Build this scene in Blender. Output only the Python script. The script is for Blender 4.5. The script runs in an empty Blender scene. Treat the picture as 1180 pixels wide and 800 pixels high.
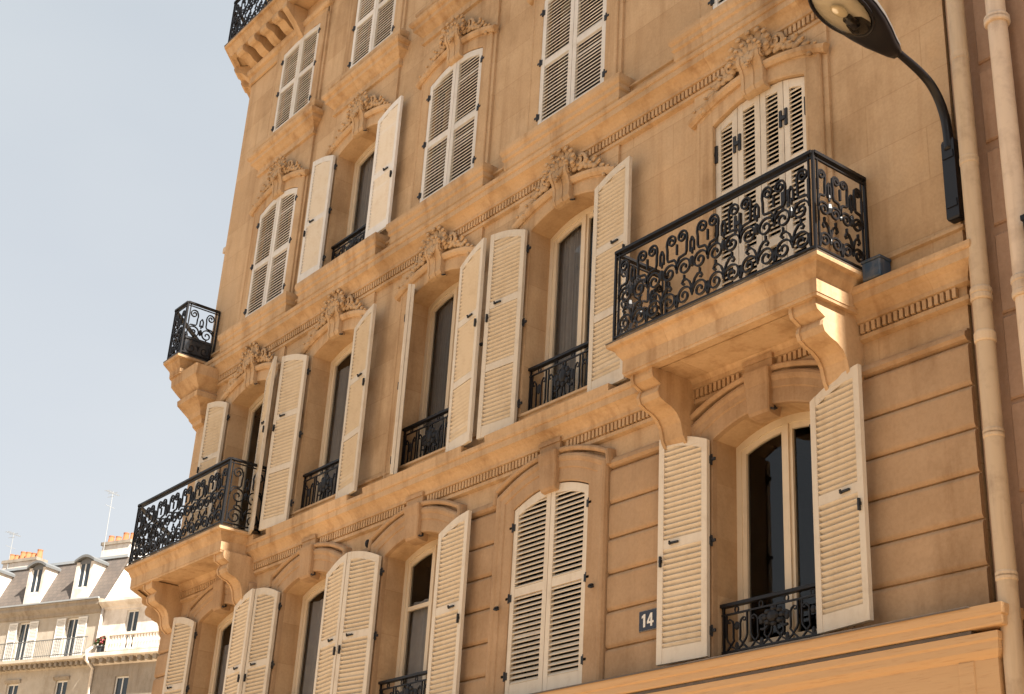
import bpy, bmesh, math, random
from mathutils import Vector, Matrix
random.seed(7)
scene = bpy.context.scene
COL = scene.collection
R = math.radians
PI = math.pi

# ------------------------------------------------------------------ materials
def mat(name):
    m = bpy.data.materials.new(name); m.use_nodes = True
    return m, m.node_tree, m.node_tree.nodes['Principled BSDF']

def ramp(nt, stops, interp='LINEAR'):
    n = nt.nodes.new('ShaderNodeValToRGB'); n.color_ramp.interpolation = interp
    e = n.color_ramp.elements
    e[0].position, e[0].color = stops[0][0], stops[0][1]
    e[1].position, e[1].color = stops[-1][0], stops[-1][1]
    for p, c in stops[1:-1]:
        k = e.new(p); k.color = c
    return n

def rgb(c, a=1.0): return (c[0], c[1], c[2], a)
def mul(c, f): return tuple(x * f for x in c)

def noise(nt, vec, scale, detail=4, rough=0.55):
    n = nt.nodes.new('ShaderNodeTexNoise'); n.inputs['Scale'].default_value = scale
    n.inputs['Detail'].default_value = detail; n.inputs['Roughness'].default_value = rough
    nt.links.new(vec, n.inputs['Vector']); return n

def mapping(nt, vec, scale=(1, 1, 1), rot=(0, 0, 0), loc=(0, 0, 0)):
    n = nt.nodes.new('ShaderNodeMapping')
    n.inputs['Scale'].default_value = scale; n.inputs['Rotation'].default_value = rot
    n.inputs['Location'].default_value = loc
    nt.links.new(vec, n.inputs['Vector']); return n.outputs['Vector']

def mixc(nt, fac, a, b, mode='MIX'):
    n = nt.nodes.new('ShaderNodeMix'); n.data_type = 'RGBA'; n.blend_type = mode
    for sock, v in ((n.inputs[0], fac), (n.inputs[6], a), (n.inputs[7], b)):
        if hasattr(v, 'is_linked'): nt.links.new(v, sock)
        elif isinstance(v, (int, float)): sock.default_value = v
        else: sock.default_value = rgb(v)
    return n.outputs[2]

def geo_pos(nt):
    g = nt.nodes.new('ShaderNodeNewGeometry'); return g.outputs['Position']

def stone(name, base, joints=False, rough=0.85, streak=0.5, pit=1.0):
    m, nt, b = mat(name)
    pos = geo_pos(nt)
    big = noise(nt, pos, 0.55, 3)
    mid = noise(nt, pos, 3.1, 5)
    fine = noise(nt, pos, 38, 3, 0.6)
    c = mixc(nt, big.outputs['Fac'], mul(base, 0.80), mul(base, 1.15))
    r1 = ramp(nt, [(0.30, rgb((1, 1, 1))), (0.72, rgb((0.80, 0.76, 0.70)))])
    nt.links.new(mid.outputs['Fac'], r1.inputs['Fac'])
    c = mixc(nt, 0.55, c, r1.outputs['Color'], 'MULTIPLY')
    # rain streaks: noise stretched down the wall
    sv = mapping(nt, pos, (3.2, 3.2, 0.28))
    st = noise(nt, sv, 1.6, 4, 0.6)
    r2 = ramp(nt, [(0.50, rgb((1, 1, 1))), (0.70, rgb((0.66, 0.57, 0.48)))])
    nt.links.new(st.outputs['Fac'], r2.inputs['Fac'])
    c = mixc(nt, streak, c, r2.outputs['Color'], 'MULTIPLY')
    gr = noise(nt, mapping(nt, pos, (1, 1, 0.6), (0, 0, 0), (7.3, 1.1, 4.2)), 1.25, 6, 0.68)      # sooty and patched areas
    r4 = ramp(nt, [(0.50, rgb((1, 1, 1))), (0.66, rgb((0.70, 0.66, 0.61)))])
    nt.links.new(gr.outputs['Fac'], r4.inputs['Fac'])
    c = mixc(nt, 0.75, c, r4.outputs['Color'], 'MULTIPLY')
    r5 = ramp(nt, [(0.30, rgb((1.13, 1.10, 1.06))), (0.44, rgb((1, 1, 1)))])
    nt.links.new(gr.outputs['Fac'], r5.inputs['Fac'])
    c = mixc(nt, 0.8, c, r5.outputs['Color'], 'MULTIPLY')
    r3 = ramp(nt, [(0.25, rgb((0.84, 0.82, 0.78))), (0.6, rgb((1, 1, 1)))])
    nt.links.new(fine.outputs['Fac'], r3.inputs['Fac'])
    c = mixc(nt, 0.7, c, r3.outputs['Color'], 'MULTIPLY')
    bump = nt.nodes.new('ShaderNodeBump'); bump.inputs['Strength'].default_value = 0.35 * pit
    bump.inputs['Distance'].default_value = 0.006
    hm = nt.nodes.new('ShaderNodeMath'); hm.operation = 'ADD'
    nt.links.new(fine.outputs['Fac'], hm.inputs[0]); nt.links.new(mid.outputs['Fac'], hm.inputs[1])
    h = hm.outputs[0]
    if joints:
        jv = mapping(nt, pos, (1, 1, 1), (R(90), 0, 0))
        br = nt.nodes.new('ShaderNodeTexBrick')
        br.inputs['Scale'].default_value = 1.0
        br.inputs['Brick Width'].default_value = 1.13; br.inputs['Row Height'].default_value = 0.47 if joints == True else 40.0
        br.inputs['Mortar Size'].default_value = 0.006; br.inputs['Mortar Smooth'].default_value = 0.6
        br.inputs['Color1'].default_value = rgb((1, 1, 1)); br.inputs['Color2'].default_value = rgb((0.84, 0.80, 0.75)); br.inputs['Bias'].default_value = -0.15
        br.inputs['Mortar'].default_value = rgb((0.80, 0.75, 0.68))
        nt.links.new(jv, br.inputs['Vector'])
        c = mixc(nt, 0.85, c, br.outputs['Color'], 'MULTIPLY')
        mm = nt.nodes.new('ShaderNodeMath'); mm.operation = 'MULTIPLY_ADD'
        nt.links.new(br.outputs['Fac'], mm.inputs[0]); mm.inputs[1].default_value = -0.6
        nt.links.new(h, mm.inputs[2]); h = mm.outputs[0]
    nt.links.new(h, bump.inputs['Height'])
    nt.links.new(c, b.inputs['Base Color']); nt.links.new(bump.outputs['Normal'], b.inputs['Normal'])
    b.inputs['Roughness'].default_value = rough
    b.inputs['Specular IOR Level'].default_value = 0.25
    return m

def paint(name, base, rough=0.5, wear=0.25, spec=0.4, dirt=(0.45, 0.36, 0.26), scale=7.0):
    m, nt, b = mat(name)
    pos = geo_pos(nt)
    n1 = noise(nt, pos, scale, 5, 0.65)
    n2 = noise(nt, mapping(nt, pos, (9, 9, 0.8)), 2.0, 4)
    r1 = ramp(nt, [(0.50, rgb((0, 0, 0))), (0.72, rgb((1, 1, 1)))])
    nt.links.new(n1.outputs['Fac'], r1.inputs['Fac'])
    r2 = ramp(nt, [(0.5, rgb((0, 0, 0))), (0.8, rgb((1, 1, 1)))])
    nt.links.new(n2.outputs['Fac'], r2.inputs['Fac'])
    s = nt.nodes.new('ShaderNodeMath'); s.operation = 'MULTIPLY_ADD'; s.use_clamp = True
    nt.links.new(r1.outputs['Color'], s.inputs[0]); s.inputs[1].default_value = wear
    ss = nt.nodes.new('ShaderNodeMath'); ss.operation = 'MULTIPLY'; ss.inputs[1].default_value = wear * 0.8
    nt.links.new(r2.outputs['Color'], ss.inputs[0]); nt.links.new(ss.outputs[0], s.inputs[2])
    c = mixc(nt, s.outputs[0], base, dirt)
    oi = nt.nodes.new('ShaderNodeObjectInfo')
    rr = ramp(nt, [(0.0, rgb((0.84, 0.825, 0.80))), (1.0, rgb((1.03, 1.03, 1.03)))])
    nt.links.new(oi.outputs['Random'], rr.inputs['Fac'])
    c = mixc(nt, 1.0, c, rr.outputs['Color'], 'MULTIPLY')
    nt.links.new(c, b.inputs['Base Color'])
    b.inputs['Roughness'].default_value = rough; b.inputs['Specular IOR Level'].default_value = spec
    bp = nt.nodes.new('ShaderNodeBump'); bp.inputs['Strength'].default_value = 0.12; bp.inputs['Distance'].default_value = 0.003
    nt.links.new(n1.outputs['Fac'], bp.inputs['Height']); nt.links.new(bp.outputs['Normal'], b.inputs['Normal'])
    return m

STONE = (0.60, 0.428, 0.268)
M = {}
M['wall'] = stone('ashlar_limestone', STONE, joints=True)
M['trim'] = stone('moulded_limestone', mul(STONE, 1.0), joints='v', streak=0.8)
M['rust'] = stone('rusticated_limestone', (0.45, 0.305, 0.187), streak=0.55)
M['carve'] = stone('carved_limestone', mul(STONE, 0.90), streak=0.5, pit=2.0)
M['shutter'] = paint('cream_shutter_paint', (0.69, 0.62, 0.52), 0.6, 0.34)
M['shutter_white'] = paint('white_shutter_paint', (0.72, 0.70, 0.67), 0.55, 0.24)
M['frame'] = paint('window_frame_paint', (0.70, 0.60, 0.46), 0.45, 0.2)
M['shaded_frame'] = paint('shaded_frame_paint', (0.035, 0.028, 0.025), 0.5, 0.2)  # near-black stands in for shade on frames behind closed shutters
M['iron'] = paint('black_wrought_iron', (0.009, 0.0085, 0.0105), 0.45, 0.12, 0.28, (0.04, 0.028, 0.022), 25)
M['hinge'] = paint('black_hinge_iron', (0.012, 0.012, 0.014), 0.5, 0.2, 0.4, (0.05, 0.03, 0.02), 25)
M['pipe'] = paint('buff_pipe_paint', (0.62, 0.485, 0.335), 0.5, 0.45, 0.4, (0.30, 0.20, 0.13), 5)
M['pipe2'] = paint('pale_pipe_paint', (0.66, 0.535, 0.41), 0.5, 0.45, 0.4, (0.34, 0.24, 0.17), 5)
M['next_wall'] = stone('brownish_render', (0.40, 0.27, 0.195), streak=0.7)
M['next_trim'] = stone('brownish_trim', (0.48, 0.36, 0.27), streak=0.4)
M['lead'] = paint('lead_flashing', (0.10, 0.085, 0.075), 0.6, 0.4, 0.4, (0.22, 0.16, 0.12))
M['zinc'] = paint('zinc_roof', (0.30, 0.32, 0.34), 0.45, 0.3, 0.5, (0.2, 0.2, 0.2), 2)
M['slate'] = None
M['old_zinc'] = paint('old_dark_zinc', (0.14, 0.145, 0.15), 0.5, 0.3, 0.4, (0.1, 0.1, 0.1), 2)
M['white_wall'] = stone('pale_distant_stone', (0.50, 0.45, 0.385), streak=0.2)
M['white_wall2'] = stone('white_distant_render', (0.74, 0.69, 0.64), streak=0.12)
M['grey_and_shade'] = stone('grey_stone_and_shade', (0.34, 0.30, 0.255), streak=0.5)  # distant grey stone; also the painted shade on the white building's lower wall
M['pot'] = stone('terracotta_clay', (0.50, 0.21, 0.105), streak=0.2)
M['planter'] = paint('dark_blue_planter', (0.015, 0.022, 0.035), 0.5, 0.1, 0.4)
M['bluebox'] = paint('blue_box_plastic', (0.03, 0.06, 0.11), 0.45, 0.2, 0.4)

def simple(name, col, rough=0.6, spec=0.4, metal=0.0, n=0.15, scale=12):
    m, nt, b = mat(name)
    nn = noise(nt, geo_pos(nt), scale, 4)
    c = mixc(nt, nn.outputs['Fac'], mul(col, 1 - n), mul(col, 1 + n))
    nt.links.new(c, b.inputs['Base Color'])
    b.inputs['Roughness'].default_value = rough; b.inputs['Specular IOR Level'].default_value = spec
    b.inputs['Metallic'].default_value = metal
    return m
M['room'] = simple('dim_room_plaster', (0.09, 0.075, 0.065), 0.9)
M['curtain'] = simple('grey_net_curtain', (0.46, 0.44, 0.43), 0.95)
M['leaf'] = simple('leaf_green', (0.05, 0.085, 0.03), 0.6, n=0.5, scale=30)
M['flower'] = simple('red_petals', (0.26, 0.05, 0.055), 0.6, n=0.4, scale=30)
M['enamel'] = simple('navy_enamel', (0.014, 0.015, 0.026), 0.25, 0.5, n=0.1)
M['enamel_white'] = simple('white_enamel', (0.74, 0.72, 0.66), 0.3, 0.5, n=0.05)
M['plate_edge'] = simple('grey_plate_edge', (0.16, 0.15, 0.15), 0.4)
M['pale_frame'] = simple('pale_distant_frame', (0.72, 0.70, 0.66), 0.5)
M['dark_glass'] = simple('dark_distant_glass', (0.03, 0.04, 0.05), 0.08, 0.6)
M['lampbody'] = simple('black_lamp_enamel', (0.009, 0.008, 0.010), 0.36, 0.35, n=0.2)
M['sunlit_top'] = simple('sunlit_lamp_grey', (0.10, 0.09, 0.082), 0.45, 0.4, n=0.1)  # lighter than the body to stand for sunlight on its top
M['reflector'] = simple('lamp_reflector', (0.58, 0.58, 0.57), 0.3, 0.5, n=0.05)
M['bulb'] = simple('lamp_bulb_glass', (0.85, 0.82, 0.72), 0.12, 0.8, n=0.02)
M['asphalt'] = simple('street_setts', (0.30, 0.205, 0.118), 0.85, 0.2, n=0.2, scale=3)  # unseen ground colours, warmed to bounce orange light onto the facade
M['pave'] = simple('pavement_flags', (0.37, 0.255, 0.150), 0.85, 0.2, n=0.15, scale=2)
M['earth'] = simple('city_ground', (0.31, 0.235, 0.155), 0.95, 0.1, n=0.15, scale=1)
M['kerb'] = simple('granite_kerb', (0.33, 0.29, 0.24), 0.8, 0.2, n=0.15, scale=14)

def glass(name, tint=(0.78, 0.79, 0.80), boost=1.0):
    m = bpy.data.materials.new(name); m.use_nodes = True; nt = m.node_tree; nt.nodes.clear()
    out = nt.nodes.new('ShaderNodeOutputMaterial'); mix = nt.nodes.new('ShaderNodeMixShader')
    tr = nt.nodes.new('ShaderNodeBsdfTransparent'); tr.inputs['Color'].default_value = rgb(tint)
    gl = nt.nodes.new('ShaderNodeBsdfGlossy'); gl.inputs['Roughness'].default_value = 0.03
    fr = nt.nodes.new('ShaderNodeFresnel'); fr.inputs['IOR'].default_value = 1.5
    n = noise(nt, geo_pos(nt), 1.7, 2)
    bp = nt.nodes.new('ShaderNodeBump'); bp.inputs['Strength'].default_value = 0.12; bp.inputs['Distance'].default_value = 0.02
    nt.links.new(n.outputs['Fac'], bp.inputs['Height'])
    nt.links.new(bp.outputs['Normal'], gl.inputs['Normal'])
    nt.links.new(fr.outputs[0], mix.inputs[0]); nt.links.new(tr.outputs[0], mix.inputs[1]); nt.links.new(gl.outputs[0], mix.inputs[2])
    nt.links.new(mix.outputs[0], out.inputs['Surface'])
    return m
M['glass'] = glass('window_glass')
M['lens'] = glass('lamp_lens_glass', (0.93, 0.88, 0.78))

def slate_mat():
    m, nt, b = mat('grey_roof_slates')
    tc = nt.nodes.new('ShaderNodeTexCoord')
    v = mapping(nt, tc.outputs['Object'], (1, 1, 1), (R(90), 0, 0))
    br = nt.nodes.new('ShaderNodeTexBrick'); br.inputs['Scale'].default_value = 1
    br.inputs['Brick Width'].default_value = 0.3; br.inputs['Row Height'].default_value = 0.22
    br.inputs['Mortar Size'].default_value = 0.012
    br.inputs['Color1'].default_value = rgb((0.125, 0.10, 0.085)); br.inputs['Color2'].default_value = rgb((0.10, 0.082, 0.07))
    br.inputs['Mortar'].default_value = rgb((0.07, 0.06, 0.055))
    nt.links.new(v, br.inputs['Vector']); nt.links.new(br.outputs['Color'], b.inputs['Base Color'])
    b.inputs['Roughness'].default_value = 0.6
    return m
M['slate'] = slate_mat()

def board_mat():
    """weathered painted boards of the shop front: grain runs along x, flaking darker patches"""
    m, nt, b = mat('weathered_fascia_boards')
    pos = geo_pos(nt)
    n1 = noise(nt, mapping(nt, pos, (0.5, 9, 9)), 2.2, 6, 0.7)
    n2 = noise(nt, mapping(nt, pos, (1.5, 22, 22)), 3.0, 4, 0.6)
    c = mixc(nt, n1.outputs['Fac'], (0.50, 0.31, 0.155), (0.58, 0.385, 0.205))
    r = ramp(nt, [(0.30, rgb((0.84, 0.78, 0.71))), (0.45, rgb((1, 1, 1)))])
    nt.links.new(n2.outputs['Fac'], r.inputs['Fac'])
    c = mixc(nt, 0.8, c, r.outputs['Color'], 'MULTIPLY')
    nt.links.new(c, b.inputs['Base Color']); b.inputs['Roughness'].default_value = 0.7
    bp = nt.nodes.new('ShaderNodeBump'); bp.inputs['Strength'].default_value = 0.4; bp.inputs['Distance'].default_value = 0.006
    nt.links.new(n2.outputs['Fac'], bp.inputs['Height']); nt.links.new(bp.outputs['Normal'], b.inputs['Normal'])
    return m
M['board'] = board_mat()

# ------------------------------------------------------------------ mesh helpers
class MB:
    def __init__(s): s.v = []; s.f = []; s.m = []; s.sm = []; s.k = 0; s.smooth = False
    def vert(s, p): s.v.append(tuple(p)); return len(s.v) - 1
    def face(s, idx): s.f.append(tuple(idx)); s.m.append(s.k); s.sm.append(s.smooth)
    def poly(s, pts): s.face([s.vert(p) for p in pts])
    def box(s, x0, x1, y0, y1, z0, z1, xf=None):
        c = [(x0,y0,z0),(x1,y0,z0),(x1,y1,z0),(x0,y1,z0),(x0,y0,z1),(x1,y0,z1),(x1,y1,z1),(x0,y1,z1)]
        if xf: c = [xf(Vector(p)) for p in c]
        i = [s.vert(p) for p in c]
        for q in ((0,3,2,1),(4,5,6,7),(0,1,5,4),(1,2,6,5),(2,3,7,6),(3,0,4,7)): s.face([i[k] for k in q])
    def cbox(s, x0, x1, y0, y1, z0, z1, c=0.008):
        """box whose front (-y) edges are chamfered"""
        r = [[(x0,y1,z0),(x1,y1,z0),(x1,y1,z1),(x0,y1,z1)],
             [(x0,y0+c,z0),(x1,y0+c,z0),(x1,y0+c,z1),(x0,y0+c,z1)],
             [(x0+c,y0,z0+c),(x1-c,y0,z0+c),(x1-c,y0,z1-c),(x0+c,y0,z1-c)]]
        ids = [[s.vert(p) for p in q] for q in r]
        for a in range(2):
            for k in range(4):
                n = (k+1) % 4
                s.face([ids[a][k], ids[a][n], ids[a+1][n], ids[a+1][k]])
        s.face(ids[2]); s.face(ids[0][::-1])
    def prism(s, pts, y0, y1):
        """outline of (x,z), counter-clockwise seen from -y, extruded from y0 (front) to y1"""
        a = [s.vert((x, y0, z)) for x, z in pts]; b = [s.vert((x, y1, z)) for x, z in pts]
        s.face(a); s.face(b[::-1])
        n = len(pts)
        for k in range(n): s.face([a[k], b[k], b[(k+1) % n], a[(k+1) % n]])
    def prism_x(s, pts, x0, x1):
        """outline of (y,z) extruded along x"""
        a = [s.vert((x0, y, z)) for y, z in pts]; b = [s.vert((x1, y, z)) for y, z in pts]
        s.face(a[::-1]); s.face(b)
        n = len(pts)
        for k in range(n): s.face([a[(k+1) % n], b[(k+1) % n], b[k], a[k]])
    def mould(s, path, prof, caps=True):
        """profile of (protrusion, z) swept along a plan polyline; protrudes to the left of the direction of travel"""
        n = len(path); rings = []
        for i, (x, y) in enumerate(path):
            ns = []
            if i > 0: ns.append((Vector(path[i]) - Vector(path[i-1])).normalized())
            if i < n-1: ns.append((Vector(path[i+1]) - Vector(path[i])).normalized())
            nn = [Vector((-d.y, d.x)) for d in ns]
            if len(nn) == 2:
                b = (nn[0] + nn[1]).normalized(); o = b / max(0.3, b.dot(nn[0]))
            else: o = nn[0]
            rings.append([s.vert((x + o.x*d, y + o.y*d, z)) for d, z in prof])
        for i in range(n-1):
            a, b = rings[i], rings[i+1]
            for k in range(len(prof)-1): s.face([a[k], b[k], b[k+1], a[k+1]])
        if caps:
            s.face(rings[0]); s.face(rings[-1][::-1])
    def sweep_xz(s, pts, prof, y=0.0, closed_caps=True):
        """profile of (outward offset, protrusion) swept along a polyline in the x-z plane (wall plane y)"""
        n = len(pts); rings = []
        for i in range(n):
            ns = []
            for a, b in ((i-1, i), (i, i+1)):
                if a >= 0 and b < n:
                    d = Vector((pts[b][0]-pts[a][0], pts[b][1]-pts[a][1])).normalized(); ns.append(Vector((-d.y, d.x)))
            o = sum(ns, Vector((0, 0))); o.normalize(); o = o / max(0.5, o.dot(ns[0]))
            rings.append([s.vert((pts[i][0] + o.x*q, y - d, pts[i][1] + o.y*q)) for q, d in prof])
        for i in range(n-1):
            a, b = rings[i], rings[i+1]
            for k in range(len(prof)-1): s.face([a[k], a[k+1], b[k+1], b[k]])
        if closed_caps: s.face(rings[0][::-1]); s.face(rings[-1])
    def tube(s, pts, r, sides=4, flat=1.0, up=None, cap=True, closed=False):
        """tube along 3-D points; r may be a list; flat squeezes it in the second direction"""
        n = len(pts); pts = [Vector(p) for p in pts]; rings = []
        rs = r if isinstance(r, (list, tuple)) else [r] * n
        prev = None
        for i in range(n):
            a = pts[max(0, i-1)]; b = pts[min(n-1, i+1)]
            t = (b - a); t = t.normalized() if t.length > 1e-9 else Vector((0, 0, 1))
            ref = Vector(up) if up else (prev if prev else (Vector((0, 0, 1)) if abs(t.z) < 0.9 else Vector((1, 0, 0))))
            u = ref - t * ref.dot(t)
            if u.length < 1e-5: u = Vector((1, 0, 0)) - t * t.x
            u.normalize(); w = t.cross(u); prev = u
            off = PI/4 if sides == 4 else 0
            k2 = 1.414 if sides == 4 else 1.0
            rings.append([s.vert(pts[i] + (u*math.cos(off+2*PI*k/sides)*flat + w*math.sin(off+2*PI*k/sides)) * rs[i] * k2) for k in range(sides)])
        for i in range(n-1):
            for k in range(sides):
                s.face([rings[i][k], rings[i][(k+1) % sides], rings[i+1][(k+1) % sides], rings[i+1][k]])
        if cap: s.face(rings[0][::-1]); s.face(rings[-1])
    def ellipsoid(s, c, rx, ry, rz, rot=None, seg=8, rings=5):
        c = Vector(c); rr = []
        for i in range(rings+1):
            th = PI*i/rings; row = []
            for k in range(seg):
                ph = 2*PI*k/seg
                p = Vector((rx*math.sin(th)*math.cos(ph), ry*math.sin(th)*math.sin(ph), rz*math.cos(th)))
                if rot: p = rot @ p
                row.append(s.vert(c + p))
            rr.append(row)
        for i in range(rings):
            for k in range(seg):
                s.face([rr[i][k], rr[i+1][k], rr[i+1][(k+1) % seg], rr[i][(k+1) % seg]])
    def mesh(s, name, mats):
        me = bpy.data.meshes.new(name)
        me.from_pydata(s.v, [], s.f)
        for m in (mats if isinstance(mats, (list, tuple)) else [mats]): me.materials.append(m)
        me.polygons.foreach_set('material_index', s.m)
        me.polygons.foreach_set('use_smooth', s.sm)
        bm = bmesh.new(); bm.from_mesh(me)
        bmesh.ops.remove_doubles(bm, verts=bm.verts, dist=1e-5)
        bmesh.ops.recalc_face_normals(bm, faces=bm.faces)
        bm.to_mesh(me); bm.free(); me.update()
        return me

def link(name, data, parent=None, loc=(0,0,0), rotz=0.0):
    o = bpy.data.objects.new(name, data); COL.objects.link(o)
    o.location = loc; o.rotation_euler = (0, 0, rotz)
    if parent: o.parent = parent
    return o
def obj(name, mb, mats, parent=None, loc=(0,0,0), rotz=0.0): return link(name, mb.mesh(name, mats), parent, loc, rotz)
def thing(name, label, cat, loc=(0,0,0), rotz=0.0, group=None):
    o = link(name, None, None, loc, rotz); o['label'] = label; o['category'] = cat
    if group: o['group'] = group
    return o
def tag(o, label, cat, group=None):
    o['label'] = label; o['category'] = cat
    if group: o['group'] = group
    return o
def structure(name, mb, m): o = obj(name, mb, m); o['kind'] = 'structure'; return o

# ------------------------------------------------------------------ the facade's measures (metres; facade in the plane y = 0, street at y < 0)
BAYS = [-7.36, -10.03, -12.30, -14.50, -16.70]
XL, XR = -18.40, -5.42
CH = (-19.60, 1.20)                    # the far end of the chamfered corner
HW = 0.55                              # half width of every window opening
TOP = 19.6
FL = {  # sill, spring of the arch, rise
    'A': (4.18, 6.00, 0.13), 'B': (6.83, 9.08, 0.13), 'C': (10.28, 12.09, 0.13), 'D': (13.42, 14.98, 0.05)}
def arch(x, zs, rise, hw=HW): return zs + rise * (1 - (x / hw) ** 2)

building = thing('apartment_building', 'tall ochre stone apartment building with cream louvred shutters and black iron balconies', 'building', (0, 0, 0))

# ---- wall
wall = MB()
def bay_face(mb, xc, hw, z0, z1, y, fl, reveal=0.30):
    zb, zs, rise = FL[fl]
    mb.k = 0
    a, b = xc - HW, xc + HW
    mb.poly([(xc-hw,y,z0),(a,y,z0),(a,y,z1),(xc-hw,y,z1)])
    mb.poly([(b,y,z0),(xc+hw,y,z0),(xc+hw,y,z1),(b,y,z1)])
    mb.poly([(a,y,z0),(b,y,z0),(b,y,zb),(a,y,zb)])
    n = 14
    xs = [-HW + 2*HW*i/n for i in range(n+1)]
    for i in range(n):
        p, q = xs[i], xs[i+1]
        mb.poly([(xc+p,y,arch(p,zs,rise)),(xc+q,y,arch(q,zs,rise)),(xc+q,y,z1),(xc+p,y,z1)])
        mb.poly([(xc+p,y,arch(p,zs,rise)),(xc+q,y,arch(q,zs,rise)),(xc+q,reveal,arch(q,zs,rise)),(xc+p,reveal,arch(p,zs,rise))])
    mb.poly([(a,y,zb),(a,y,zs),(a,reveal,zs),(a,reveal,zb)])
    mb.poly([(b,y,zb),(b,y,zs),(b,reveal,zs),(b,reveal,zb)])
    mb.poly([(a,y,zb),(b,y,zb),(b,reveal,zb),(a,reveal,zb)])
def flat(mb, x0, x1, y, z0, z1): mb.poly([(x0,y,z0),(x1,y,z0),(x1,y,z1),(x0,y,z1)])
PW, PY = 0.80, -0.03
edges = [XL] + [e for xc in sorted(BAYS) for e in (xc-PW, xc+PW)] + [XR]
for i in range(0, len(edges), 2):
    flat(wall, edges[i], edges[i+1], 0.0, 0.0, TOP)
for xc in BAYS:
    flat(wall, xc-PW, xc+PW, 0.0, 0.0, 3.4)
    bay_face(wall, xc, PW, 3.4, 6.40, 0.0, 'A')
    bay_face(wall, xc, PW, 6.40, 9.60, PY, 'B')
    bay_face(wall, xc, PW, 9.60, 12.75, PY, 'C')
    bay_face(wall, xc, PW, 12.75, 15.6, PY, 'D')
    flat(wall, xc-PW, xc+PW, PY, 15.6, TOP)
    for s in (-1, 1):
        x = xc + s*PW
        wall.poly([(x,0,6.4),(x,PY,6.4),(x,PY,TOP),(x,0,TOP)])
wall.poly([(XL,0,0),(CH[0],CH[1],0),(CH[0],CH[1],TOP),(XL,0,TOP)])
wall.poly([(CH[0],CH[1],0),(CH[0],11,0),(CH[0],11,TOP),(CH[0],CH[1],TOP)])
wall.poly([(CH[0],11,0),(XR,11,0),(XR,11,TOP),(CH[0],11,TOP)])
wall.poly([(XR,0,0),(XR,11,0),(XR,11,TOP),(XR,0,TOP)])
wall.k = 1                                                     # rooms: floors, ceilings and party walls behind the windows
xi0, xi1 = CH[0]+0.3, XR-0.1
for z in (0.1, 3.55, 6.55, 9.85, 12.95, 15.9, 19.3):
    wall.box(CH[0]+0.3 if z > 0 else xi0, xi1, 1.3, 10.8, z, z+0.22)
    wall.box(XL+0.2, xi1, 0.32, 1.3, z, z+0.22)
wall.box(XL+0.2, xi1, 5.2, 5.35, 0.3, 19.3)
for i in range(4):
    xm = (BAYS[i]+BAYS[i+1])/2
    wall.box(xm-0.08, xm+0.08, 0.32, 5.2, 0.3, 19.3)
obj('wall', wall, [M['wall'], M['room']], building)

# ---- roof above the frame
rf = MB()
rf.prism_x([(-0.1, 19.62), (1.4, 22.0), (9.6, 22.0), (11.0, 19.62)], CH[0], XR)
obj('roof', rf, M['zinc'], building)

# ---- rusticated courses, strings and surrounds of the lowest storey
JZ = [3.38, 3.76, 4.11, 4.45, 4.77, 5.10, 5.42, 5.74, 6.07]
segs = [(XL, BAYS[4]-0.83), (BAYS[4]+0.83, BAYS[3]-0.83), (BAYS[3]+0.83, BAYS[2]-0.83), (BAYS[2]+0.83, BAYS[1]-0.83), (BAYS[1]+0.83, BAYS[0]-0.83), (BAYS[0]+0.83, XR)]
for a, b in segs:
    rust = MB()
    path = [(b, 0.0), (a, 0.0)] if a != XL else [(b, 0), (a, 0), CH]
    for z0, z1 in zip(JZ[:-1], JZ[1:]):
        rust.mould(path, [(0.0, z0+0.004), (0.022, z0+0.008), (0.034, z0+0.026), (0.038, z0+0.04), (0.038, z1-0.036), (0.034, z1-0.024), (0.022, z1-0.008), (0.0, z1-0.004)])
    rust.mould(path, [(0.0, 6.075), (0.05, 6.085), (0.068, 6.11), (0.06, 6.145), (0.035, 6.155), (0.03, 6.175), (0.0, 6.18)])
    obj('rusticated_pier', rust, M['rust'], building)

def opening_path(xc, fl, n=14, zb=None):
    b, zs, rise = FL[fl]
    if zb is not None: b = zb
    pts = [(xc-HW, b)] + [(xc - HW + 2*HW*i/n, arch(-HW + 2*HW*i/n, zs, rise)) for i in range(n+1)] + [(xc+HW, b)]
    return pts
for xc in BAYS:
    s = MB()
    s.sweep_xz(opening_path(xc, 'A', zb=3.42), [(0.0, 0.0), (0.0, 0.05), (0.015, 0.055), (0.125, 0.055), (0.135, 0.066), (0.19, 0.068), (0.205, 0.078), (0.23, 0.085), (0.255, 0.078), (0.272, 0.055), (0.275, 0.0)])
    # hood over the arch, dying into the string course
    hp = [(xc - 0.82, 6.10)] + [(xc - 0.80 + 1.6*i/14, arch(-0.80 + 1.6*i/14, 6.13, 0.19, 0.8)+0.09) for i in range(15)] + [(xc + 0.82, 6.10)]
    s.sweep_xz(hp, [(0.0, 0.0), (0.0, 0.075), (0.012, 0.09), (0.03, 0.095), (0.045, 0.085), (0.055, 0.06), (0.06, 0.0)])
    obj('window_surround', s, M['rust'], building)
for fl in 'BCD':
    for xc in BAYS:
        s = MB()
        s.sweep_xz(opening_path(xc, fl), [(0.0, 0.0), (0.0, 0.012), (0.02, 0.018), (0.15, 0.018), (0.16, 0.027), (0.185, 0.027), (0.195, 0.018), (0.195, 0.0)], y=PY)
        if fl in 'BC':   # hood of the arch
            zs, rise = FL[fl][1], FL[fl][2]
            hp = [(xc - 0.80 + 1.6*i/14, arch(-0.80 + 1.6*i/14, zs+0.08, rise+0.06, 0.8)) for i in range(15)]
            s.sweep_xz(hp, [(0.0, 0.0), (0.0, 0.045), (0.03, 0.07), (0.065, 0.075), (0.085, 0.05), (0.085, 0.0)], y=PY)
        obj('window_surround', s, M['trim'], building)
        # fine edge moulding down both sides of the bay
    
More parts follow.
